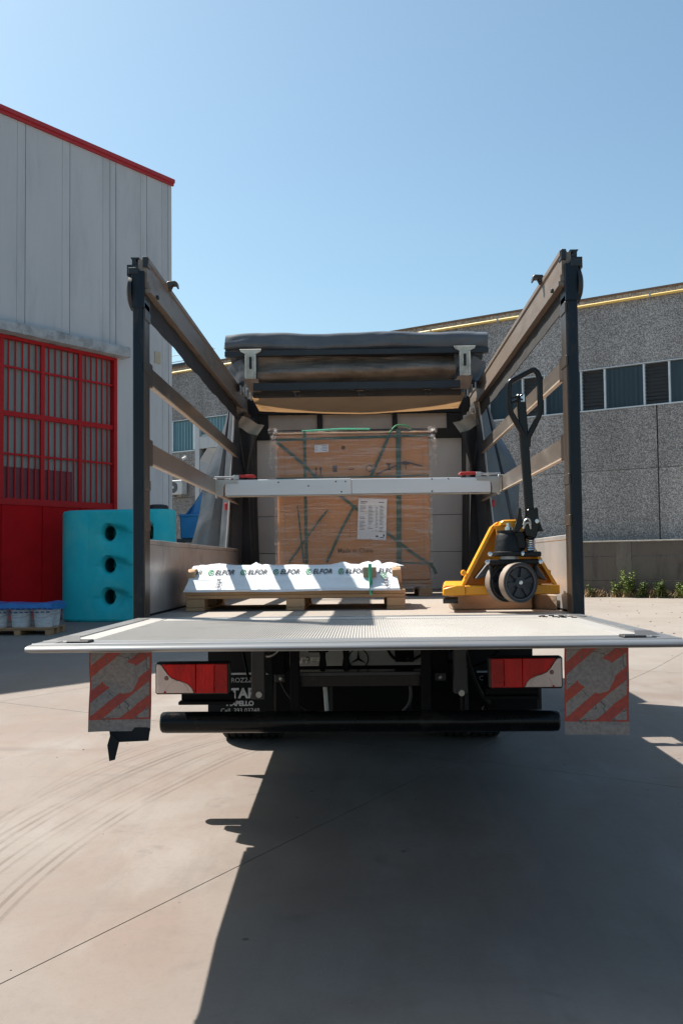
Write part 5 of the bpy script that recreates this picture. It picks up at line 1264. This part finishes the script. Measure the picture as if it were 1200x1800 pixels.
l_ = logo(0, 0, 0); l_.data.transform(band(674, 1.9) @ Matrix.Translation((0,-.030,.002)) @ Matrix.Rotation(R(-90), 4, 'X'))
for a, b_ in ((xa+.002, xa+.045), (xb-.052, xb-.002)):
    bm = B(); prism(bm, [(a,yf+.0,1.085),(a,yf+.0,1.155),(a,yf+.03,zt3-.010),(a,yf+.16,zt3-.006),(a,yf+.16,1.085)], (b_-a,0,0), .003); ob('end_board', bm, 'card2', fp)
bm = B(); box(bm, -.008, .066, yf-.02, yf+.06, 1.118, 1.172, .003); ob('corner_block', bm, 'wood_old', fp)
bm = B(); prism(bm, [(.022,yf-.024,1.19),(.022,yf-.024,1.115),(.026,yf-.10,1.055),(.026,yf-.10,1.02)]+[(.044,yf-.10,1.02),(.044,yf-.10,1.055),(.040,yf-.024,1.115),(.040,yf-.024,1.19)], (0,-.0015,0)); ob('strap', bm, 'strap_mint', fp, smooth=0)

# ================================================================== PALLET JACK and its timber
tbm = thing('timber_block', 'worn timber beam on the truck floor under the yellow pallet jack', 'timber', (.68, 5.42, ZD))
bm = B(); box(bm, .465, .885, 5.31, 5.56, ZD+.001, 1.0245, .005); ob('beam', bm, 'wood_old', tbm)
bm = B(); prism(bm, [(.888,5.36,ZD+.001),(.995,5.20,ZD+.001),(.995,5.20,1.018),(.888,5.36,1.018)], (.0,.22,0), .004); ob('wedge', bm, 'wood_old', tbm)
pj = thing('pallet_jack', 'yellow hand pallet jack with black loop handle parked at the right of the truck bed', 'pallet jack', (.75, 5.5, 1.01))
def J(name, m, bm, par=None, **kw): return ob(name, bm, m, par or pj, **kw)
yj = 5.47
# forks
for a, b_ in ((.425,.575), (.86,.98)):
    bm = B(); prism(bm, [(a,yj,1.013),(b_,yj,1.013),(b_,yj,1.062),(b_-.012,yj,1.068),(a+.012,yj,1.068),(a,yj,1.055)], (.0967,1.15,0), .003); J('fork', 'yellow', bm)
bm = B(); box(bm, .545, 1.060, yj-.02, yj+.05, 1.014, 1.066, .005); bx_ = J('cross_box', 'yellow', bm)
bm = B(); prism(bm, [(.425,yj-.035,1.013),(.546,yj-.035,1.013),(.546,yj-.035,1.066),(.50,yj-.035,1.068),(.425,yj-.035,1.05)], (0,.034,0), .004); J('fork_heel', 'yellow', bm)
# A-shaped back plate with a bent rim
tri = [(.530,1.067),(.700,1.385),(.735,1.412),(.80,1.418),(.845,1.412),(.88,1.36),(1.050,1.067)]
tri2 = [(.548,1.067),(.712,1.372),(.742,1.396),(.80,1.402),(.835,1.397),(.865,1.352),(1.030,1.067)]
bm = B(); prism(bm, [(a,yj+.10,z) for a,z in tri], (0,.008,0)); J('back_plate', 'yellow', bm, smooth=0)
bm = B()
for i in range(len(tri)-1):
    a, b_, c, d_ = tri[i], tri[i+1], tri2[i+1], tri2[i]
    prism(bm, [(a[0],yj+.0,a[1]),(b_[0],yj+.0,b_[1]),(c[0],yj+.0,c[1]),(d_[0],yj+.0,d_[1])], (0,.099,0))
bmesh.ops.remove_doubles(bm, verts=bm.verts, dist=.0005); J('rim', 'yellow', bm, smooth=40)
bm = B(); prism(bm, [(.735,yj-.07,1.385),(.735,yj-.07,1.405),(.755,yj-.07,1.420),(.83,yj-.07,1.420),(.845,yj-.07,1.40),(.845,yj-.07,1.352),(.80,yj-.07,1.352),(.795,yj-.07,1.38),(.78,yj-.07,1.395)], (0,.15,0), .006); J('top_bracket', 'yellow', bm)
bm = B(); prism(bm, [(.708,yj-.03,1.392),(.775,yj-.03,1.395),(.772,yj-.03,1.372),(.752,yj-.03,1.345),(.730,yj-.03,1.318),(.722,yj-.03,1.325),(.722,yj-.03,1.37)], (0,.02,0), .003); J('gusset', 'yellow', bm)
for xx in (.545, 1.005):
    bm = B(); lathe(bm, [(.014,0),(.016,.01),(.014,.05)], Matrix.Translation((xx,yj+.06,1.135)) @ Matrix.Rotation(R(90),4,'X'), 12); J('pivot_lug', 'yellow', bm)
bm = B(); prism(bm, [(.60,yj-.05,1.105),(.66,yj-.05,1.18),(.675,yj-.05,1.18),(.672,yj-.05,1.14),(.655,yj-.05,1.115),(.61,yj-.05,1.10)], (0,.12,0), .003); J('side_cheek', 'armgrey', bm); bm = B(); prism(bm, [(.915,yj-.05,1.18),(.93,yj-.05,1.18),(.985,yj-.05,1.09),(.955,yj-.05,1.10),(.925,yj-.05,1.13)], (0,.12,0), .003); J('side_cheek', 'armgrey', bm)
# hydraulic pump
yp = 5.36; Mx = Matrix.Translation((.775,yp,0))
bm = B(); lathe(bm, [(.085,1.222),(.092,1.226),(.092,1.244),(.078,1.248),(.076,1.262),(.070,1.325),(.060,1.345),(.062,1.352),(.062,1.360),(.03,1.362),(.0,1.362)], Mx, 28, cap=False); J('pump_housing', 'jackcast', bm)
bm = B(); lathe(bm, [(.022,1.362),(.022,1.378),(.013,1.380),(.013,1.40)], Mx, 16); J('ram', 'chrome', bm)
bm = B(); prism(bm, [(.79,yp-.06,1.255),(.86,yp-.06,1.255),(.86,yp-.06,1.355),(.79,yp-.06,1.36)], (0,.10,0), .012); J('pump_block', 'jackcast', bm)
bm = B(); box(bm, .835, .935, yp-.075, yp+.02, 1.218, 1.246, .006); J('spring_seat', 'jackcast', bm)
bm = B(); pts = []
for k in range(120): a = k*.33; pts.append((.885+.021*math.cos(a), yp-.04+.021*math.sin(a), 1.248+.062*k/119))
tube(bm, pts, .0048, 6); J('spring', 'chrome', bm)
bm = B(); lathe(bm, [(.013,1.246),(.013,1.36)], Matrix.Translation((.885,yp-.04,0)), 12); J('pump_piston', 'jackblack', bm)
bm = B(); lathe(bm, [(.020,1.312),(.024,1.316),(.024,1.326),(.012,1.33)], Matrix.Translation((.885,yp-.04,0)), 14); J('spring_cap', 'jackblack', bm)
# steering bracket and bolts
bm = B(); box(bm, .66, .925, yp-.06, yp+.03, 1.178, 1.206, .005); J('steer_bracket', 'jackcast', bm)
bm = B(); lathe(bm, [(.05,1.206),(.05,1.222)], Mx, 20); J('steer_bearing', 'galv', bm)
for xx, zz in ((.650,1.192),(.932,1.192),(.838,1.235),(.665,1.235)):
    bm = B(); lathe(bm, [(.013,0),(.013,.012),(.006,.016)], Matrix.Translation((xx,yp-.06,zz)) @ Matrix.Rotation(R(90),4,'X'), 6); J('bolt', 'chrome', bm)
for xx in (.675, .91): 
    bm = B(); box(bm, xx-.008, xx+.008, yp-.04, yp+.02, 1.10, 1.178, .003); J('bracket_leg', 'jackcast', bm)
# steer wheels turned about 25 degrees
ax = Matrix.Rotation(R(25), 4, 'Z')
def jwheel(c):
    m_ = Matrix.Translation(c) @ ax @ Matrix.Rotation(R(90), 4, 'X')     # axis towards the viewer
    bm = B(); lathe(bm, [(.088,-.025),(.103,-.025),(.106,-.021),(.106,.021),(.103,.025),(.088,.025),(.088,-.025)], m_, 48, cap=False); w_ = J('wheel', 'polyrim', bm)
    bm = B(); lathe(bm, [(.0,-.012),(.078,-.012),(.082,-.022),(.1040,-.0262),(.1040,.0262),(.092,.0262),(.084,.022),(.079,.008),(.034,.008),(.030,.022),(.0,.022)], m_, 48, cap=False); J('hub', 'hub', bm, w_)
    for k in range(6):
        a = k*math.pi/3+.2; bm = B(); p = [(.030*math.cos(a-.30),.030*math.sin(a-.30)),(.080*math.cos(a-.22),.080*math.sin(a-.22)),(.080*math.cos(a+.22),.080*math.sin(a+.22)),(.030*math.cos(a+.30),.030*math.sin(a+.30))]
        prism(bm, [m_ @ Vector((x,y,.0082)) for x,y in p], m_.to_3x3() @ Vector((0,0,.012)), .0015); J('spoke', 'hub', bm, w_)
    bm = B(); lathe(bm, [(.012,.022),(.012,.028),(.008,.031),(0,.031)], m_, 12, cap=False); J('axle_end', 'chrome', bm, w_)
nx_ = ax.to_3x3() @ Vector((0,1,0))
wc = Vector((.806, 5.265, 1.083)); jwheel(wc); jwheel(wc+nx_*.135)
bm = B(); tube(bm, [wc+nx_*.02, wc+nx_*.115], .022, 12); J('axle', 'jackcast', bm)
# tiller: fork at its foot, square tube, loop handle
ytl = 5.27
for xx, w_ in ((.818,.014),(.905,.014)):
    bm = B(); dx = -.03 if xx < .85 else .015
    prism(bm, [(xx+dx,ytl,1.35),(xx+dx+w_+.012,ytl,1.35),(xx+w_+.012,ytl,1.39),(xx+w_,ytl,1.42),(xx+w_,ytl,1.475),(xx,ytl,1.48),(xx-.006,ytl,1.42)], (0,.05,0), .003); J('tiller_fork', 'jackblack', bm)
bm = B(); prism(bm, [(.85,ytl-.012,1.33),(.90,ytl-.012,1.31),(.925,ytl-.012,1.375),(.925,ytl-.012,1.41),(.905,ytl-.012,1.43),(.905,ytl-.012,1.47),(.86,ytl-.012,1.47),(.86,ytl-.012,1.42),(.845,ytl-.012,1.39)], (0,.07,0), .006); J('tiller_foot', 'jackblack', bm)
bm = B(); lathe(bm, [(.012,0),(.012,.01),(.008,.013)], Matrix.Translation((.91,ytl-.012,1.405)) @ Matrix.Rotation(R(90),4,'X'), 10); J('pin', 'chrome', bm)
for zz in (1.385,1.405): 
    bm = B(); tube(bm, smoothpath([(.835,ytl-.03,zz-.02),(.845,ytl-.035,zz+.01),(.868,ytl-.03,zz+.012),(.875,ytl-.02,zz-.02)],2), .005, 6); J('chain_link', 'bracket', bm)
bm = B(); beam(bm, (.878,ytl+.02,1.43), (.843,ytl+.02,2.085), .046, .034, (0,1,0), .006); J('tiller_tube', 'jackblack', bm)
bm = B(); box(bm, .838,.862, ytl-.005, ytl+.002, 2.04, 2.08, .002); J('control_plate', 'chrome', bm)
lp = [(.862,1.80),(.862,1.85),(.782,1.985),(.775,2.03),(.775,2.115),(.782,2.145),(.895,2.208),(.915,2.214),(.935,2.195),(.944,2.160),(.944,2.01),(.936,1.965),(.876,1.85),(.874,1.80)]
lq = []
for k, q_ in enumerate(lp):
    lq.append(q_)
    if k+1 < len(lp) and math.dist(q_, lp[k+1]) > .07: lq += [tuple(q_[i]*.8+lp[k+1][i]*.2 for i in (0,1)), tuple(q_[i]*.2+lp[k+1][i]*.8 for i in (0,1))]
loop = smoothpath([(x, ytl+.015-.03*min(1,max(0,(z-1.85)/.15))*(1 if x < .86 else .2), z) for x, z in lq], 2)
bm = B(); tube(bm, loop, .0155, 14); J('handle_loop', 'jackblack', bm)
bm = B(); tube(bm, [(.783,ytl-.01,2.06),(.85,ytl,2.075)], .006, 8); tube(bm, [(.79,ytl-.01,2.035),(.835,ytl,2.055),(.85,ytl,2.05)], .008, 8); J('release_lever', 'jackblack', bm)
bm = B(); lathe(bm, [(.018,-.04),(.018,.04)], Matrix.Translation((.47,5.50,.985)) @ Matrix.Rotation(R(90),4,'Y'), 12); J('entry_roller', 'black_plastic', bm)

pj.location = (.6975, 5.115, 1.0233); pj.scale = (.93, .93, .93)  # whole jack scaled about the camera, drawn nearer and made smaller
